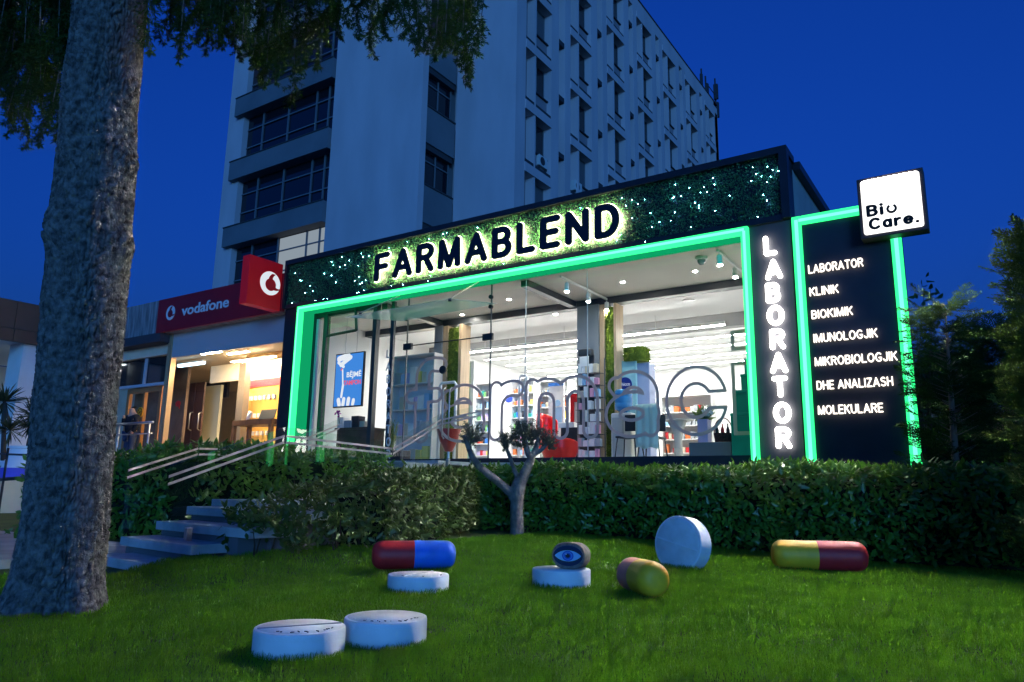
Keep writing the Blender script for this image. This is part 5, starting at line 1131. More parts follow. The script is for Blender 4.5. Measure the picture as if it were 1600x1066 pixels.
# ================================================================== HEDGES
LAUREL = leafmat('laurel_leaf', (.028, .095, .010), (.095, .22, .020), rough=.36, spec=.35, scale=6, sub=.2)
LAUREL_RED = leafmat('bronze_laurel_leaf', (.022, .056, .009), (.070, .112, .018), rough=.42, spec=.3, scale=5, sub=.2)
TWIG = mat('hedge_twig', (.05, .035, .025), rough=.9)
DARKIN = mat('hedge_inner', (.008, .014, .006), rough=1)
def hedge(name, label, path, wd, z0f, z1f, nleaf, mt, L=(.06, .11), ragged=.06, openf=0., inner=True):
    """path: polyline of (x, y) along the middle"""
    p = np.array(path, float); sl = np.linalg.norm(np.diff(p, axis=0), axis=1); cum = np.concatenate([[0], np.cumsum(sl)]); T = cum[-1]
    t = thing(name, label, 'hedge', (p[0, 0], p[0, 1], 0))
    def at(s):
        i = np.clip(np.searchsorted(cum, s, side='right')-1, 0, len(sl)-1); f = (s-cum[i])/sl[i]; q = p[i]+(p[i+1]-p[i])*f[:, None]; d = unit(p[i+1]-p[i]); return q, d
    s = R.uniform(0, T, nleaf); q, d = at(s); nrm = np.stack([-d[:, 1], d[:, 0]], 1)
    u = R.uniform(0, 1, nleaf); side = R.random(nleaf)
    a = R.uniform(-1, 1, nleaf)                          # across
    top = side < .34; fr = side >= .34; sg_ = np.where(R.random(nleaf) < .62, -1., 1.)
    across = np.where(top, a*.98, sg_*(1-R.random(nleaf)**2*.35)); hgt = np.where(top, 1-R.random(nleaf)**2*.22, u)
    z0, z1 = z0f(q[:, 0], q[:, 1]), z1f(q[:, 0], q[:, 1])
    rag = 1+ragged*4*(vnoise(np.stack([s*1.6, hgt*2.5, across*2], -1), 4)-.5); half = wd/2*(.86+.14*np.sin(hgt*math.pi))
    P = np.stack([q[:, 0]+nrm[:, 0]*across*half*rag, q[:, 1]+nrm[:, 1]*across*half*rag, z0+.04+(z1-z0)*hgt*(.97+.06*(rag-1)/max(ragged, .01)*.5)+ragged*(vnoise(np.stack([s*3.1, across*3, 0*s], -1), 8)-.5)*2*(hgt > .8)], -1)
    N = np.stack([nrm[:, 0]*across, nrm[:, 1]*across, np.where(top, 1.2, .45)], -1); N = unit(N+rdir(nleaf)*.55)
    if openf:
        keep = vnoise(np.stack([P[:, 0]*2.6, P[:, 1]*2.6, P[:, 2]*3], -1), 21) > openf*(.55+.5*(1-hgt)); P, N = P[keep], N[keep]
    D = unit(np.cross(N, rdir(len(P)))+N*.35+np.array([0, 0, .15])); n = len(P)
    v, qd = leaves(P, D, N, R.uniform(*L, n), R.uniform(*L, n)*.42, fold=.22)
    link_mesh('foliage', np_mesh('foliage', v, [qd]), mt, t)
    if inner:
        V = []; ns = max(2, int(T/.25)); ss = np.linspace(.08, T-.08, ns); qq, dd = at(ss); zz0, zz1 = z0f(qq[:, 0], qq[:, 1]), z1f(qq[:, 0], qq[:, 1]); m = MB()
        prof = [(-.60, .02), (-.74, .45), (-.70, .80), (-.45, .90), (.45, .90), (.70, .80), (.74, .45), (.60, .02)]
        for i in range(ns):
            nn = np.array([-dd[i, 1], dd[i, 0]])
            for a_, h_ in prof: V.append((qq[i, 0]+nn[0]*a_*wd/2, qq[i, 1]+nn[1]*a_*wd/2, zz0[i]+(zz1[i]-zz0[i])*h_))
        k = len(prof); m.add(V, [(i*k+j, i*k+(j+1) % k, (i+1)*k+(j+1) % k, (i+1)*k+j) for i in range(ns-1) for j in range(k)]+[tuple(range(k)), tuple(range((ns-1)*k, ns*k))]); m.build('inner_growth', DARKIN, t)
    m = MB(); nst = int(T*7)
    for i in range(nst):
        ss = np.array([rnd.uniform(.05, T-.05)]); qq, dd = at(ss); nn = np.array([-dd[0, 1], dd[0, 0]]); a_ = rnd.uniform(-.8, .8); z0_, z1_ = float(z0f(qq[:, 0], qq[:, 1])[0]), float(z1f(qq[:, 0], qq[:, 1])[0])
        b = np.array([qq[0, 0]+nn[0]*a_*wd/2*.7, qq[0, 1]+nn[1]*a_*wd/2*.7, z0_-.03]); e = b+np.array([rnd.uniform(-.12, .12)+nn[0]*a_*.15, rnd.uniform(-.12, .12)+nn[1]*a_*.15, (z1_-z0_)*rnd.uniform(.6, .95)])
        m.tube([b, (b+e)/2+np.array([rnd.uniform(-.03, .03), rnd.uniform(-.03, .03), 0]), e], [.010, .008, .004], 5)
    m.build('stems', TWIG, t, True)
    return t
gzf = lambda x, y: gz(x, y)
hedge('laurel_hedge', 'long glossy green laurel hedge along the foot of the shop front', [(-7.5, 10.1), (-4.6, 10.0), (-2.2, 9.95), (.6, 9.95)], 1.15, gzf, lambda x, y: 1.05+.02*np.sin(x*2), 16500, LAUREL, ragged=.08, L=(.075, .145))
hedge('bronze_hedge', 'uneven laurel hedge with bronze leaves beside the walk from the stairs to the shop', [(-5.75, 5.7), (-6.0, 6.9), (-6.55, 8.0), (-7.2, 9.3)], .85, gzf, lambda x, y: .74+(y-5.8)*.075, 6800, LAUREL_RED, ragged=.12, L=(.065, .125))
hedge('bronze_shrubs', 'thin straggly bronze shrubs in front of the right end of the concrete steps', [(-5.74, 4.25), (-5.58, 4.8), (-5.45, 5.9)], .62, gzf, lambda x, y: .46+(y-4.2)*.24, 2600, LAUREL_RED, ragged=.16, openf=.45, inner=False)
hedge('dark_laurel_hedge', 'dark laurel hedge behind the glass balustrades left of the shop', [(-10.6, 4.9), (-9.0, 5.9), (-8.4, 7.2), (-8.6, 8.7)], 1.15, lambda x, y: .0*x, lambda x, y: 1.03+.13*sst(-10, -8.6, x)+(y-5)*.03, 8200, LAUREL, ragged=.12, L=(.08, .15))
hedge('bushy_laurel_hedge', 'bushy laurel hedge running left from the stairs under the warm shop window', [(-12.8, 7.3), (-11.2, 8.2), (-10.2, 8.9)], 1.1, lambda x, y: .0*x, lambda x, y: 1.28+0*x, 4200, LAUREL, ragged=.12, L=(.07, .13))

# ================================================================== BIG CEDAR
tb_ = ground(80, 950); tb_[1] += .05
def trunk_pts(): return [(79, 975, 158), (82, 950, 148), (92, 900, 136), (103, 830, 129), (109, 760, 127), (115, 680, 123), (121, 600, 121), (129, 520, 121), (136, 440, 123), (139, 390, 125), (143, 340, 122), (148, 290, 117), (152, 240, 117), (157, 180, 113), (162, 120, 112), (168, 60, 109), (174, 0, 107), (181, -70, 104), (190, -150, 98), (200, -260, 92), (215, -420, 82)]
cp = []; crd = []
for x, y, wpx in trunk_pts():
    p = atP(x, y, tb_); l = atP(x-wpx/2, y, tb_); cp.append(p); crd.append(np.linalg.norm(p-l))
cp = np.array(cp); crd = np.array(crd)
ct = thing('cedar_tree', 'huge cedar with a thick rough trunk at the left of the lawn and drooping boughs', 'tree', (tb_[0], tb_[1], 0))
NT, NH = 300, 760
zz = np.linspace(cp[0, 2], cp[-1, 2], NH); cxs = np.interp(zz, cp[:, 2], cp[:, 0]); cys = np.interp(zz, cp[:, 2], cp[:, 1]); rr0 = np.interp(zz, cp[:, 2], crd)
for _ in range(12):
    for arr in (cxs, cys, rr0): arr[1:-1] = .25*arr[:-2]+.5*arr[1:-1]+.25*arr[2:]
th = np.linspace(0, 2*math.pi, NT, endpoint=False); TH, ZZ = np.meshgrid(th, zz)
ct_, st_ = np.cos(TH), np.sin(TH)
# plates of bark: cellular pattern stretched upwards, wrapped round the trunk
def bark(seed, cw, chh):
    nc = int(round(2*math.pi*.27/cw)); U = TH/(2*math.pi)*nc; Wz = ZZ/chh
    pn = np.stack([ct_*1.6, st_*1.6, ZZ*2.2], -1); U = U+(vnoise(pn*1.7, seed)-.5)*2.4+(vnoise(pn*7, seed+5)-.5)*.9; Wz = Wz+(vnoise(pn*2.3, seed+1)-.5)*2.2
    iu = np.floor(U).astype(int); iw = np.floor(Wz).astype(int); f1 = np.full(U.shape, 9.); f2 = np.full(U.shape, 9.)
    for du in (-1, 0, 1):
        for dw in (-1, 0, 1):
            a = (iu+du); b = iw+dw; am = a % nc
            hsh = lambda k: ((am*73856093 ^ b*19349663 ^ (seed+k)*83492791)*2654435761 & 0xffff)/65535.
            d = np.hypot(U-a-.15-.7*hsh(1), Wz-b-.15-.7*hsh(2)); f2 = np.where(d < f1, f1, np.minimum(f2, d)); f1 = np.minimum(f1, d)
    return f2-f1
b1 = sst(0, .30, bark(3, .027, .090)); b2 = sst(0, .5, bark(17, .011, .030)); pn = np.stack([ct_*3, st_*3, ZZ*3.2], -1)
disp = .019*b1*(.55+.9*vnoise(np.stack([ct_*5, st_*5, ZZ*6], -1), 44))+.0055*b2+.030*(vnoise(pn*.55, 31)-.5)+.010*(vnoise(pn*1.6, 32)-.5)
RA = math.atan2(VR[1], VR[0])
def knot(px, py, a_off, amp, sr, sz):
    global disp
    z = atP(px, py, tb_)[2]; da = (TH-(RA+a_off)+math.pi) % (2*math.pi)-math.pi
    g_ = np.exp(-(da/sr)**2-((ZZ-z)/sz)**2); disp = disp+amp*g_-amp*.9*np.exp(-(da/(sr*.35))**2-((ZZ-z)/(sz*.35))**2)
for kn in ((212, 255, -.15, .05, .3, .09), (205, 385, -.1, .06, .32, .09), (110, 368, -2.3, .04, .35, .10), (210, 140, -.3, .03, .3, .08), (190, 200, -.9, .03, .25, .07), (180, 355, -1.2, .045, .3, .10), (105, 480, -2.2, .02, .3, .06), (160, 590, -1.1, .02, .25, .06), (125, 500, -1.7, .022, .2, .05), (185, 300, -.7, .035, .25, .07), (150, 120, -1.5, .02, .25, .07)): knot(*kn)
flare = np.clip((.30-ZZ)/.30, 0, 1)**2*(.015+.045*np.maximum(0, np.sin(TH*5+1))+.02*np.sin(TH*3))
RR = rr0[:, None]*.862+disp+flare
V = np.stack([cxs[:, None]+RR*ct_, cys[:, None]+RR*st_, ZZ], -1).reshape(-1, 3)
i = np.arange((NH-1)*NT); r_ = i//NT; c_ = i % NT
BARK = mat('cedar_bark', (.055, .052, .048), rough=.9, spec=.15, col2=(.24, .225, .205), vscale=22, vdetail=8, bump=.9, bscale=110, bdist=.012)
link_mesh('trunk', np_mesh('trunk', V, [np.stack([r_*NT+c_, r_*NT+(c_+1) % NT, (r_+1)*NT+(c_+1) % NT, (r_+1)*NT+c_], 1)], True), BARK, ct)
# limbs
def lp_(px, py, D): return atD(px, py, D)
top = cp[-1]; LB = MB()
limbs = [[cp[-3], lp_(300, -230, 5.2), lp_(460, -150, 5.8), lp_(620, -110, 6.3), lp_(760, -60, 6.6)], [cp[-2], lp_(330, -300, 6.4), lp_(480, -190, 7.2), lp_(600, -140, 7.6)], [cp[-3], lp_(260, -160, 4.7), lp_(340, -90, 5.0), lp_(440, -60, 5.3)],
         [cp[-3], lp_(110, -190, 5.0), lp_(40, -110, 5.2), lp_(-60, -60, 5.4)], [cp[-2], lp_(120, -280, 5.8), lp_(20, -200, 6.2), lp_(-90, -120, 6.6)]]
for l in limbs: LB.tube(l, list(np.linspace(.09, .02, len(l))), 8)
LB.build('limb', BARK, ct, True)
# drooping sprays
def droop_template(seed):
    g_ = np.random.default_rng(seed); P = []; D = []; N = []; L = []
    nside = 34
    def needles(p0, p1, n, l):
        t = g_.uniform(0, 1, n)[:, None]; ax = unit(p1-p0); P.append(p0+(p1-p0)*t); d = unit(ax*.75+g_.normal(size=(n, 3))*.55+np.array([0, 0, -.25])); D.append(d); N.append(g_.normal(size=(n, 3))); L.append(g_.uniform(.7, 1.2, n)*l)
    axp = [np.array([0, 0, 1.])]                          # hangs from z=1 down to z=0
    for k in range(8): axp.append(np.array([.06*math.sin(k*.7+seed), .06*math.cos(k*.9+seed), 1-(k+1)/8]))
    for a, b in zip(axp[:-1], axp[1:]): needles(a, b, 26, .045)
    for k in range(nside):
        t = (k+.5)/nside; j = min(7, int(t*8)); p0 = axp[j]+(axp[j+1]-axp[j])*(t*8-j); az = g_.uniform(0, 6.283); ln = (.06+.20*math.sin(math.pi*min(1, (t*.85+.12)))**.8)*g_.uniform(.6, 1.2)*(1-.45*t)
        d = np.array([math.cos(az), math.sin(az), -.9]); p1 = p0+unit(d)*ln; needles(p0, p1, int(8+ln*110), .042)
    return np.concatenate(P), np.concatenate(D), np.concatenate(N), np.concatenate(L)
DT = [droop_template(s_) for s_ in range(5)]
prt = []; TW_ = MB()
def droop(tip, length, k=None):
    P, D, N, L = DT[rnd.randrange(5)] if k is None else DT[k]; a = rnd.uniform(0, 6.283); c, s = math.cos(a), math.sin(a); Rm = np.array([[c, -s, 0], [s, c, 0], [0, 0, 1]])
    wsc = length*rnd.uniform(.75, 1.15); S = np.array([wsc, wsc, length]); lean = np.array([rnd.uniform(-.12, .12), rnd.uniform(-.12, .12), 0])*length
    Q = (P@Rm.T)*S; Q = Q+tip+lean*Q[:, 2:3]/length; prt.append(leaves(Q, D@Rm.T, N, L*min(1.15, .55+length*.6), np.full(len(Q), .0075), oval=False))
    TW_.tube([tip+lean*.2+EZ*.1*length, tip+lean+EZ*length, tip+lean*1.3+EZ*(length+.25)], [.002, .004, .006], 4, False)
TIPS = [(233,84),(262,70),(280,97),(300,72),(322,88),(350,78),(372,95),(390,108),(402,122),(415,138),(432,128),(450,168),(462,112),(478,96),(497,104),(512,72),(530,60),(548,40),(560,58),(575,66),(584,90),(600,38),(622,58),(640,66),(652,88),(668,84),(680,95),(694,88),(706,80),(716,100),(727,132),(733,120),(722,72),(742,26),(735,8),(655,60),(605,60),(690,60),(420,100),(440,110)]
for x, y in TIPS: droop(atD(x, y, rnd.uniform(5.0, 6.6)), rnd.uniform(.38, .62))
for _ in range(210):
    x = rnd.uniform(232, 735); lim = np.interp(x, [230, 300, 400, 450, 480, 540, 600, 650, 730, 740], [60, 60, 85, 110, 70, 20, 5, 40, 60, 0]); droop(atD(x, rnd.uniform(-150, lim), rnd.uniform(5.0, 7.4)), rnd.uniform(.38, .7))
LT = [(6,190),(14,212),(30,232),(45,205),(60,228),(72,205),(88,222),(96,190),(104,135),(112,115),(20,170),(40,180),(66,175),(85,165),(100,100)]
for x, y in LT: droop(atD(x, y, rnd.uniform(5.2, 6.4)), rnd.uniform(.4, .7))
for _ in range(150):
    x = rnd.uniform(-60, 115); lim = np.interp(x, [-60, 0, 30, 90, 120], [190, 160, 190, 150, 60]); droop(atD(x, rnd.uniform(-120, lim), rnd.uniform(5.2, 7.)), rnd.uniform(.4, .75))
v, qd = join_np(prt)
CED = leafmat('cedar_needle', (.012, .038, .006), (.036, .078, .010), rough=.6, spec=.2, scale=3, sub=.2)
link_mesh('foliage', np_mesh('foliage', v, [qd]), CED, ct); TW_.build('twigs', BARK, ct)

# ================================================================== OLIVE
op = ground(808, 836); ol = thing('olive_tree', 'small pruned olive tree with forked bare branches in front of the hedge', 'tree', op)
z5 = lambda x, y: (680+x/4.633, 630+y/4.633)
def obr(pts, dep=None): return [atP(*z5(x, y), op)+(VH*(dep[i] if dep else 0)) for i, (x, y) in enumerate(pts)]
pxm = np.linalg.norm(atP(*z5(590, 900), op)-atP(*z5(690, 900), op))/100
m = MB()
def ob(pts, wd, dep=None): m.tube(obr(pts, dep), [w_*pxm/2 for w_ in wd], 14)
ob([(592, 990), (592, 940), (592, 860), (590, 780), (592, 700), (598, 620), (615, 560)], [125, 104, 96, 94, 100, 106, 92])
ob([(592, 720), (545, 650), (480, 590), (400, 525), (320, 460), (275, 400), (250, 340), (228, 280), (210, 230)], [80, 66, 60, 56, 52, 48, 42, 36, 26], [0, -.02, -.05, -.08, -.1, -.1, -.08, -.06, -.05])
ob([(600, 640), (625, 560), (655, 490), (685, 430), (700, 385), (725, 340), (745, 280), (758, 215)], [95, 86, 74, 66, 56, 46, 40, 30], [0, 0, .02, .04, .05, .06, .06, .06])
ob([(695, 410), (672, 360), (655, 300), (640, 250), (628, 195)], [52, 44, 40, 36, 26], [.04, .02, 0, -.03, -.05])
ob([(715, 370), (760, 345), (790, 320), (815, 290)], [40, 32, 26, 18], [.05, .08, .1, .12])
ob([(612, 580), (580, 500), (555, 430), (530, 360), (505, 295)], [50, 36, 32, 30, 24], [0, .06, .1, .12, .14])
tr = m.build('trunk', mat('olive_bark', (.14, .13, .11), rough=.9, var=.35, vscale=9, bump=.5, bscale=45, bdist=.01), ol, True)
rm = tr.modifiers.new('blend', 'REMESH'); rm.mode = 'VOXEL'; rm.voxel_size = .011; rm.use_smooth_shade = True
sm_ = tr.modifiers.new('soft', 'SMOOTH'); sm_.factor = .5; sm_.iterations = 5
tx_ = bpy.data.textures.new('bark_relief', 'CLOUDS'); tx_.noise_scale = .035; dm_ = tr.modifiers.new('relief', 'DISPLACE'); dm_.texture = tx_; dm_.strength = .016; dm_.mid_level = .5
OLF = leafmat('olive_leaf', (.055, .070, .040), (.12, .135, .085), rough=.5, spec=.35, scale=12, sub=.15)
prt = []; tg = MB()
for (x, y), rx, ry, nb, dep in (((262, 225), 85, 80, 44, -.06), ((505, 265), 55, 70, 30, .14), ((640, 190), 90, 80, 52, -.03), ((720, 210), 70, 90, 44, .06), ((560, 240), 40, 50, 16, .05), ((820, 265), 80, 70, 38, .12), ((640, 290), 60, 30, 14, 0)):
    c = atP(*z5(x, y), op)+VH*dep; root = c-EZ*ry*pxm*.75
    for _ in range(nb):
        d = rdir(1)[0]; e = c+(VR*d[0]*rx+VH*d[1]*rx*.8+EZ*d[2]*ry)*pxm*rnd.uniform(.6, 1.32); s0 = root+(e-root)*rnd.uniform(.1, .35)
        tg.tube([s0, (s0+e)/2+EZ*.01, e], [.004, .003, .0015], 4, False); nl = 46; t_ = R.uniform(.15, 1.05, nl)[:, None]; P = s0+(e-s0)*t_; ax = unit(e-s0)
        prt.append(leaves(P, unit(ax*.7+rdir(nl)*.75), rdir(nl), R.uniform(.028, .05, nl), R.uniform(.007, .012, nl), oval=False))
v, qd = join_np(prt); link_mesh('foliage', np_mesh('foliage', v, [qd]), OLF, ol); tg.build('twigs', bpy.data.materials['olive_bark'], ol)

# ================================================================== CONIFERS AND SHRUB ON THE RIGHT
def frond_template(seed):
    g_ = np.random.default_rng(seed); P = []; D = []; L = []; W = []
    for k in range(26):
        t = (k+.5)/26; sgn = 1 if k % 2 else -1; p0 = np.array([t, 0, .10*t*t-.16*t]); ln = (.34*math.sin(math.pi*(t*.8+.14)))*g_.uniform(.7, 1.2); d = unit(np.array([.85, sgn*.8, g_.uniform(-.25, .25)]))
        for j in range(7):
            s_ = (j+.5)/7; p = p0+d*ln*s_; P.append(p); dd = unit(d+np.array([.2, sgn*.1*(-1)**j*3.2, g_.uniform(-.2, .2)])); D.append(dd); L.append(.075*g_.uniform(.7, 1.3)*(1-.4*s_)); W.append(.014)
        P.append(p0); D.append(np.array([1., 0, .0])); L.append(.06); W.append(.016)
    return np.array(P), np.array(D), np.array(L), np.array(W)
FT = [frond_template(s_) for s_ in range(4)]
def conifer(label, b, hgt, rad_f, nfr, fl, mt, group, lean=(0, 0), wk=1., th0=.0, up_=.75):
    t = thing('conifer', label, 'tree', b, group); lean = np.array([*lean, 0.]); b = np.asarray(b, float)
    MB().tube([b-EZ*.05, b+lean*.5+EZ*hgt*.5, b+lean+EZ*hgt*.98], [.025+hgt*.012, .015+hgt*.007, .006], 8).build('trunk', mat('conifer_bark', (.13, .10, .075), rough=.9) if 'conifer_bark' not in bpy.data.materials else bpy.data.materials['conifer_bark'], t, True)
    prt = []; br = MB()
    for i in range(nfr):
        f = th0+(1-th0)*((i+rnd.random())/nfr)**.85; az = rnd.uniform(0, 6.283); r0 = rad_f(f)*rnd.uniform(.55, 1.12); c = b+lean*f+EZ*hgt*f
        out = np.array([math.cos(az), math.sin(az), 0]); dr_ = unit(out+EZ*rnd.uniform(up_-.35, up_+.25)); p0 = c+out*r0*.12; e = c+out*r0*.62+EZ*r0*.25
        br.tube([c, p0, e], [.008, .006, .003], 4, False)
        for q in range(rnd.choice((2, 3))):
            st_ = p0+(e-p0)*rnd.uniform(.2, 1); d = unit(dr_+rdir(1)[0]*.42); up2 = unit(np.cross(np.cross(d, EZ+rdir(1)[0]*.6), d)); sd = np.cross(up2, d); Rm = np.stack([d, sd, up2], 1)
            P, D, L, W = FT[rnd.randrange(4)]; s = fl*rnd.uniform(.65, 1.2); Q = (P*s)@Rm.T+st_; n_ = len(P); nn = np.tile(up2, (n_, 1))+R.normal(size=(n_, 3))*.5
            prt.append(leaves(Q, D@Rm.T, nn, L*s*1.25, W*s*1.35*wk, oval=False))
    v, qd = join_np(prt); link_mesh('foliage', np_mesh('foliage', v, [qd]), mt, t); br.build('branches', bpy.data.materials['conifer_bark'], t); return t
CON1 = leafmat('conifer_green', (.024, .060, .014), (.060, .105, .024), rough=.8, spec=.05, scale=2.5, sub=.25)
CON2 = leafmat('conifer_dark', (.014, .036, .014), (.032, .064, .024), rough=.8, spec=.05, scale=2.5, sub=.2)
CG = 'conifers at the right of the lawn'
CON3 = leafmat('conifer_thin', (.012, .036, .010), (.028, .060, .015), rough=.8, spec=.05, scale=2.5, sub=.25)
b = atY(1496, 800, 10.4); top = atY(1476, 475, 10.4)
conifer('thin open conifer growing just right of the black list panel', (b[0], 10.4, 0), top[2], lambda f: .62*(1-f)**.7+.10, 135, .42, CON3, CG, lean=(top[0]-b[0], 0), up_=.25, wk=1.5)
b = atD(1668, 800, 6.6); top = atD(1634, 372, 6.6)
conifer('biggest dense feathery conifer at the right edge of the lawn', (b[0], b[1], 0), top[2], lambda f: .46*(1-f)**.55+.05, 360, .36, CON1, CG, lean=((top-b)[0], (top-b)[1]), up_=.75, wk=1.5)
for (px, Dp, tpy, rr_, lab, nf) in ((1525, 10.8, 545, .95, 'dark conifer between the list panel and the big conifer', 170), (1592, 10.0, 500, .8, 'darkest tall conifer just behind the big conifer', 190), (1500, 12.4, 560, .8, 'dim conifer half hidden behind the thin open conifer', 120)):
    b = atD(px, 800, Dp); top = atD(px-6, tpy, Dp); conifer(lab, (b[0], b[1], 0), top[2], lambda f: rr_*(1-f)**.6+.08, nf, .5, CON2, CG, up_=.5, wk=1.5)
b = atD(1760, 820, 7.2); conifer('conifer partly outside the right edge of the photo', (b[0], b[1], 0), 2.9, lambda f: .6*(1-f)**.55+.05, 150, .4, CON2, CG)
# leafy shrub beside the panel
sb = atY(1452, 720, 12.5); t = thing('leafy_shrub', 'tall dark shrub with large leaves right against the edge of the list panel', 'shrub', (sb[0], 12.5, 0)); m = MB(); prt = []
for x, y in ((1432, 455), (1446, 470), (1420, 500), (1440, 500), (1428, 530), (1452, 490), (1425, 570), (1436, 600), (1430, 640), (1450, 560)):
    e = atY(x+12, y, 12.5+rnd.uniform(-.15, .25)); m.tube([(sb[0], 12.5, 0), (sb[0]+rnd.uniform(-.1, .1), 12.5, e[2]*.6), e], [.02, .012, .004], 6); nl = 12; P = e+R.normal(size=(nl, 3))*[.07, .07, .12]
    prt.append(leaves(P, unit(rdir(nl)+[0, 0, -.2]), unit(rdir(nl)*.7+np.array([0, -.6, .5])), R.uniform(.09, .17, nl), R.uniform(.05, .085, nl)))
m.build('stems', TWIG, t, True); v, qd = join_np(prt); link_mesh('foliage', np_mesh('f', v, [qd]), leafmat('shrub_leaf', (.018, .045, .02), (.03, .07, .03), rough=.5, scale=4), t)

# ================================================================== GIANT TABLETS AND CAPSULES ON THE LAWN
TAB = mat('tablet_white', (.72, .73, .73), rough=.55, spec=.35, var=.10, vscale=4, bump=.12, bscale=90)
TABTOP = mat('tablet_top', (.66, .67, .66), rough=.6, var=.10, vscale=9, bump=.25, bscale=70)
SCRIB = mat('pen_marks', (.06, .08, .10), rough=.7)
def tablet(label, pxl, pxr, fbx, fby, fty, score=None, marks=0, seed=0, top_w=None):
    fb = ground(fbx, fby); dep = (fb-CAM)@FW; r_ = (pxr-pxl)/2*dep/F; vdir = unit(np.array([fb[0], fb[1], 0.])); dep2 = dep+r_*.95; r_ = (pxr-pxl)/2*dep2/F*.985
    c = fb+vdir*r_; c[2] = float(gz(c[0], c[1])); h = atP(fbx, fty, fb)[2]-c[2]
    t = thing('tablet', label, 'tablet', (c[0], c[1], c[2]), 'giant white tablets on the lawn')
    MB().lathe(c, [(0, -.03), (r_*.985, -.03), (r_, .0), (r_, h-.012), (r_*.985, h-.002), (r_*.97, h), (r_*.93, h)], 72).build('body', TAB, t, 'auto')
    MB().lathe(c, [(r_*.929, h-.004), (r_*.92, h+.001), (0, h+.003)], 72).build('top_face', TABTOP, t, True)
    m = MB(); g_ = random.Random(seed); n_ = 0
    for i in range(marks):                               # short pen strokes around the rim
        a = math.atan2(-vdir[1], -vdir[0])+rad(-38+100*i/max(1, marks-1)); bb = np.array([math.cos(a), math.sin(a), 0]); tn = np.array([-bb[1], bb[0], 0])
        for _ in range(2):
            p = c+EZ*(h+.004)+bb*r_*g_.uniform(.74, .84)+tn*g_.uniform(-.012, .012)*r_/.2; q = p+(bb*g_.uniform(-.10, .10)+tn*g_.uniform(-.06, .06))*r_; m.tube([p, q], .0022, 4); n_ += 1
    if n_: m.build('pen_marks', SCRIB, t)
    if score is not None:
        a = rad(score[0]); d = VR*math.cos(a)+VH*math.sin(a); n2 = np.cross(EZ, d); wv = score[1]; L_ = r_*.925
        MB().slab([c+EZ*(h-.002)-d*L_-n2*wv, c+EZ*(h-.002)+d*L_-n2*wv, c+EZ*(h-.002)+d*L_+n2*wv, c+EZ*(h-.002)-d*L_+n2*wv], EZ*.0085).build('score_line', score[2], t)
    return c, r_, h
GROOVE = mat('groove', (.30, .33, .36), rough=.8)
tablet('white tablet nearest the camera with a dark score line and pen marks', 394, 537, 466, 1029, 992, (28, .004, GROOVE), 9, 1)
tablet('white tablet touching the nearest one on its right, pen marks but no score line', 535, 666, 601, 1011, 974.5, None, 8, 2)
tablet('white tablet with a bright white score line lying before the red and blue capsule', 605, 702, 653, 926, 902.5, (66, .007, WHITE), 3, 3)
c4, r4, h4 = tablet('white tablet carrying the stone with the painted eye', 831, 924, 877, 918, 893, None, 0, 4)
# standing tablet
fb = ground(1072, 886); dep = (fb-CAM)@FW; k = dep/F
t = thing('tablet', 'white tablet standing upright on its edge near the hedge', 'tablet', fb, 'giant white tablets on the lawn')
r5 = 43.5*k; nrm = unit(-VH*.66-VR*.72+EZ*.10); cc = atP(1058, 850, fb); th5 = 30*k
MB().lathe(cc, [(0, -th5*.0), (r5*.97, 0), (r5, -.008), (r5, -th5+.008), (r5*.97, -th5), (0, -th5)], 72, nrm).build('body', TAB, t, 'auto')
MB().lathe(cc, [(r5*.92, .0), (r5*.90, .003), (0, .004)], 64, nrm).build('face', TABTOP, t, True)
e1 = unit(np.cross(EZ, nrm)); e2 = np.cross(nrm, e1); d = e1*math.cos(rad(-12))+e2*math.sin(rad(-12)); n2 = np.cross(nrm, d); o_ = nrm*.003
MB().slab([cc+o_-d*r5*.9-n2*.004, cc+o_+d*r5*.9-n2*.004, cc+o_+d*r5*.9+n2*.004, cc+o_-d*r5*.9+n2*.004], nrm*.007).build('score_line', WHITE, t)

def capsule(label, c, axis, L, r_, m1, m2, cols, split=.5):
    t = thing('capsule', label, 'capsule', (c[0], c[1], c[2]-r_), 'giant capsules on the lawn'); ax = unit(np.asarray(axis, float))
    def prof(s0, s1, grow, cap0, cap1):
        pr_ = []
        if cap0: pr_ += [(r_*grow*(math.cos(rad(a))**.62), -L/2+r_*.8*(1-1)+r_*.8*(1+math.sin(rad(a)))-0) for a in range(-90, 1, 10)]
        else: pr_ += [(0, s0), (r_*grow, s0)]
        if cap1: pr_ += [(r_*grow*(max(0, math.cos(rad(a)))**.62), L/2-r_*.8+r_*.8*math.sin(rad(a))) for a in range(0, 91, 10)]
        else: pr_ += [(r_*grow, s1), (0, s1)]
        return pr_
    s = -L/2+L*split
    MB().lathe(c, prof(-L/2, s, 1, True, False), 40, ax).build('half_shell', m1, t, 'auto')['label'] = cols[0]
    MB().lathe(c, prof(s-.004, L/2, 1.012, False, True), 40, ax).build('half_shell', m2, t, 'auto')['label'] = cols[1]
CK = dict(rough=.5, spec=.35, var=.12, vscale=7, bump=.12, bscale=60)
CRED = mat('capsule_red', (.60, .025, .025), **CK); CBLU = mat('capsule_blue', (.02, .17, .72), **CK); CYEL = mat('capsule_yellow', (.92, .46, .02), **CK); CPNK = mat('capsule_pink', (.80, .22, .17), **CK)
def cap_at(pl, pr, pyt, pyb, dl=0.):
    fb = ground((pl+pr)/2, pyb); dep = (fb-CAM)@FW; kk = dep/F; r_ = (pyb-pyt)/2*kk*1.02; c = atP((pl+pr)/2, (pyt+pyb)/2, fb)+VH*0; L = (pr-pl)*kk; return fb, c, r_, L
fb, c, r_, L = cap_at(583, 711, 846, 888)
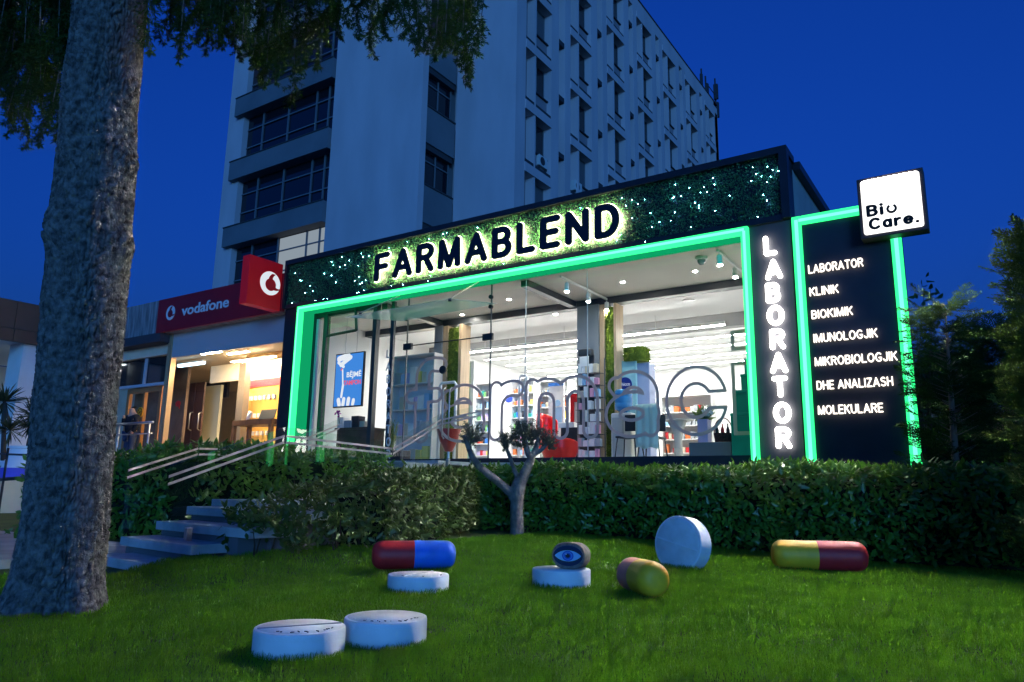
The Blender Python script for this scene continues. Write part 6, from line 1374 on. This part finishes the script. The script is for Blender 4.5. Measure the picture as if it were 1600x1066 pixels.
capsule('red and blue capsule lying on the grass behind a white tablet', c, VR*1+VH*.22, L*1.02, r_, CRED, CBLU, ('dark red half', 'blue half'))
fb, c, r_, L = cap_at(1209, 1350, 846, 890)
capsule('yellow and red capsule lying at the right of the lawn', c, VR*1-VH*.16, L*1.01, r_, CYEL, CRED, ('yellow half', 'dark red half'), .475)
fb = ground(1022, 934); dep = (fb-CAM)@FW; kk = dep/F; r_ = 27.5*kk; p1 = atP(1021, 906, fb); axis = unit(-VH*.965+VR*.26)
capsule('yellow and pink capsule pointing towards the camera', p1-axis*.19, axis, .52, r_, CPNK, CYEL, ('dull pink half', 'yellow half'), .50)
# painted eye stone
ps = atP(893, 873, c4); ps = c4+(ps-c4)@VR*VR+EZ*(ps[2]); kk = ((c4-CAM)@FW)/F; ez_ = thing('eye_stone', 'grey brown oval stone painted with a blue eye resting on a white tablet', 'stone', (ps[0], ps[1], c4[2]+h4))
nf = unit(-VH*.95-VR*.30+EZ*.05); e1 = unit(np.cross(EZ, nf)); e2 = np.cross(nf, e1); hx, hy = 27*kk, 20.5*kk; cst = ps.copy(); cst[2] = c4[2]+h4+hy-.004
V = []; rings = [(.0, .10), (.80, .10), (.95, .092), (1., .07), (1., -.07), (.95, -.10), (0, -.11)]; ns = 48
def sup(a): ca, sa = math.cos(a), math.sin(a); return abs(ca)**.85*math.copysign(1, ca), abs(sa)**.85*math.copysign(1, sa)
for f_, o_ in rings:
    for k in range(ns):
        a, b_ = sup(2*math.pi*k/ns); V.append(cst+e1*a*hx*f_+e2*b_*hy*f_+nf*o_*1.25)
MB().add(V, [(i*ns+k, i*ns+(k+1) % ns, (i+1)*ns+(k+1) % ns, (i+1)*ns+k) for i in range(len(rings)-1) for k in range(ns)]).build('stone', mat('painted_stone', (.16, .13, .11), rough=.8, var=.3, vscale=30, bump=.4, bscale=90), ez_, 'auto')
to_e = lambda w0: (lambda u, v, w_: cst+e1*u*hx+e2*v*hy+nf*(.126+w0+w_))
def eye(fn, mt, w0, name): off = MB(); sdf_solid(fn, -1, 1, -1, 1, .035, .0015, to_e(w0), off); off.build(name, mt, ez_)
E_D = mat('eye_outline', (.012, .02, .06), rough=.6); E_W = mat('eye_white', (.30, .52, .72), rough=.5); E_I = mat('eye_iris', (.03, .10, .42), rough=.5); E_2 = mat('eye_iris_light', (.10, .25, .62), rough=.5)
alm = lambda s_: (lambda X, Y: np.maximum(np.hypot(X, Y-.55)-1.02*s_, np.hypot(X, Y+.55)-1.02*s_))
eye(lambda X, Y: np.hypot(X/.86, Y/.74)-1, E_D, -.0012, 'dark_surround')
eye(alm(.99), BLACK, .0005, 'eye_outline'); eye(alm(.93), E_W, .0022, 'eye_white'); eye(lambda X, Y: np.hypot(X, Y*.9)-.335, E_I, .004, 'iris'); eye(lambda X, Y: np.abs(np.hypot(X, Y*.9)-.235)-.03, E_2, .0056, 'iris_ring'); eye(lambda X, Y: np.hypot(X, Y*.9)-.13, BLACK, .0056, 'pupil')
eye(lambda X, Y: np.hypot(X+.10, Y-.12)-.04, WHITE, .0072, 'glint')
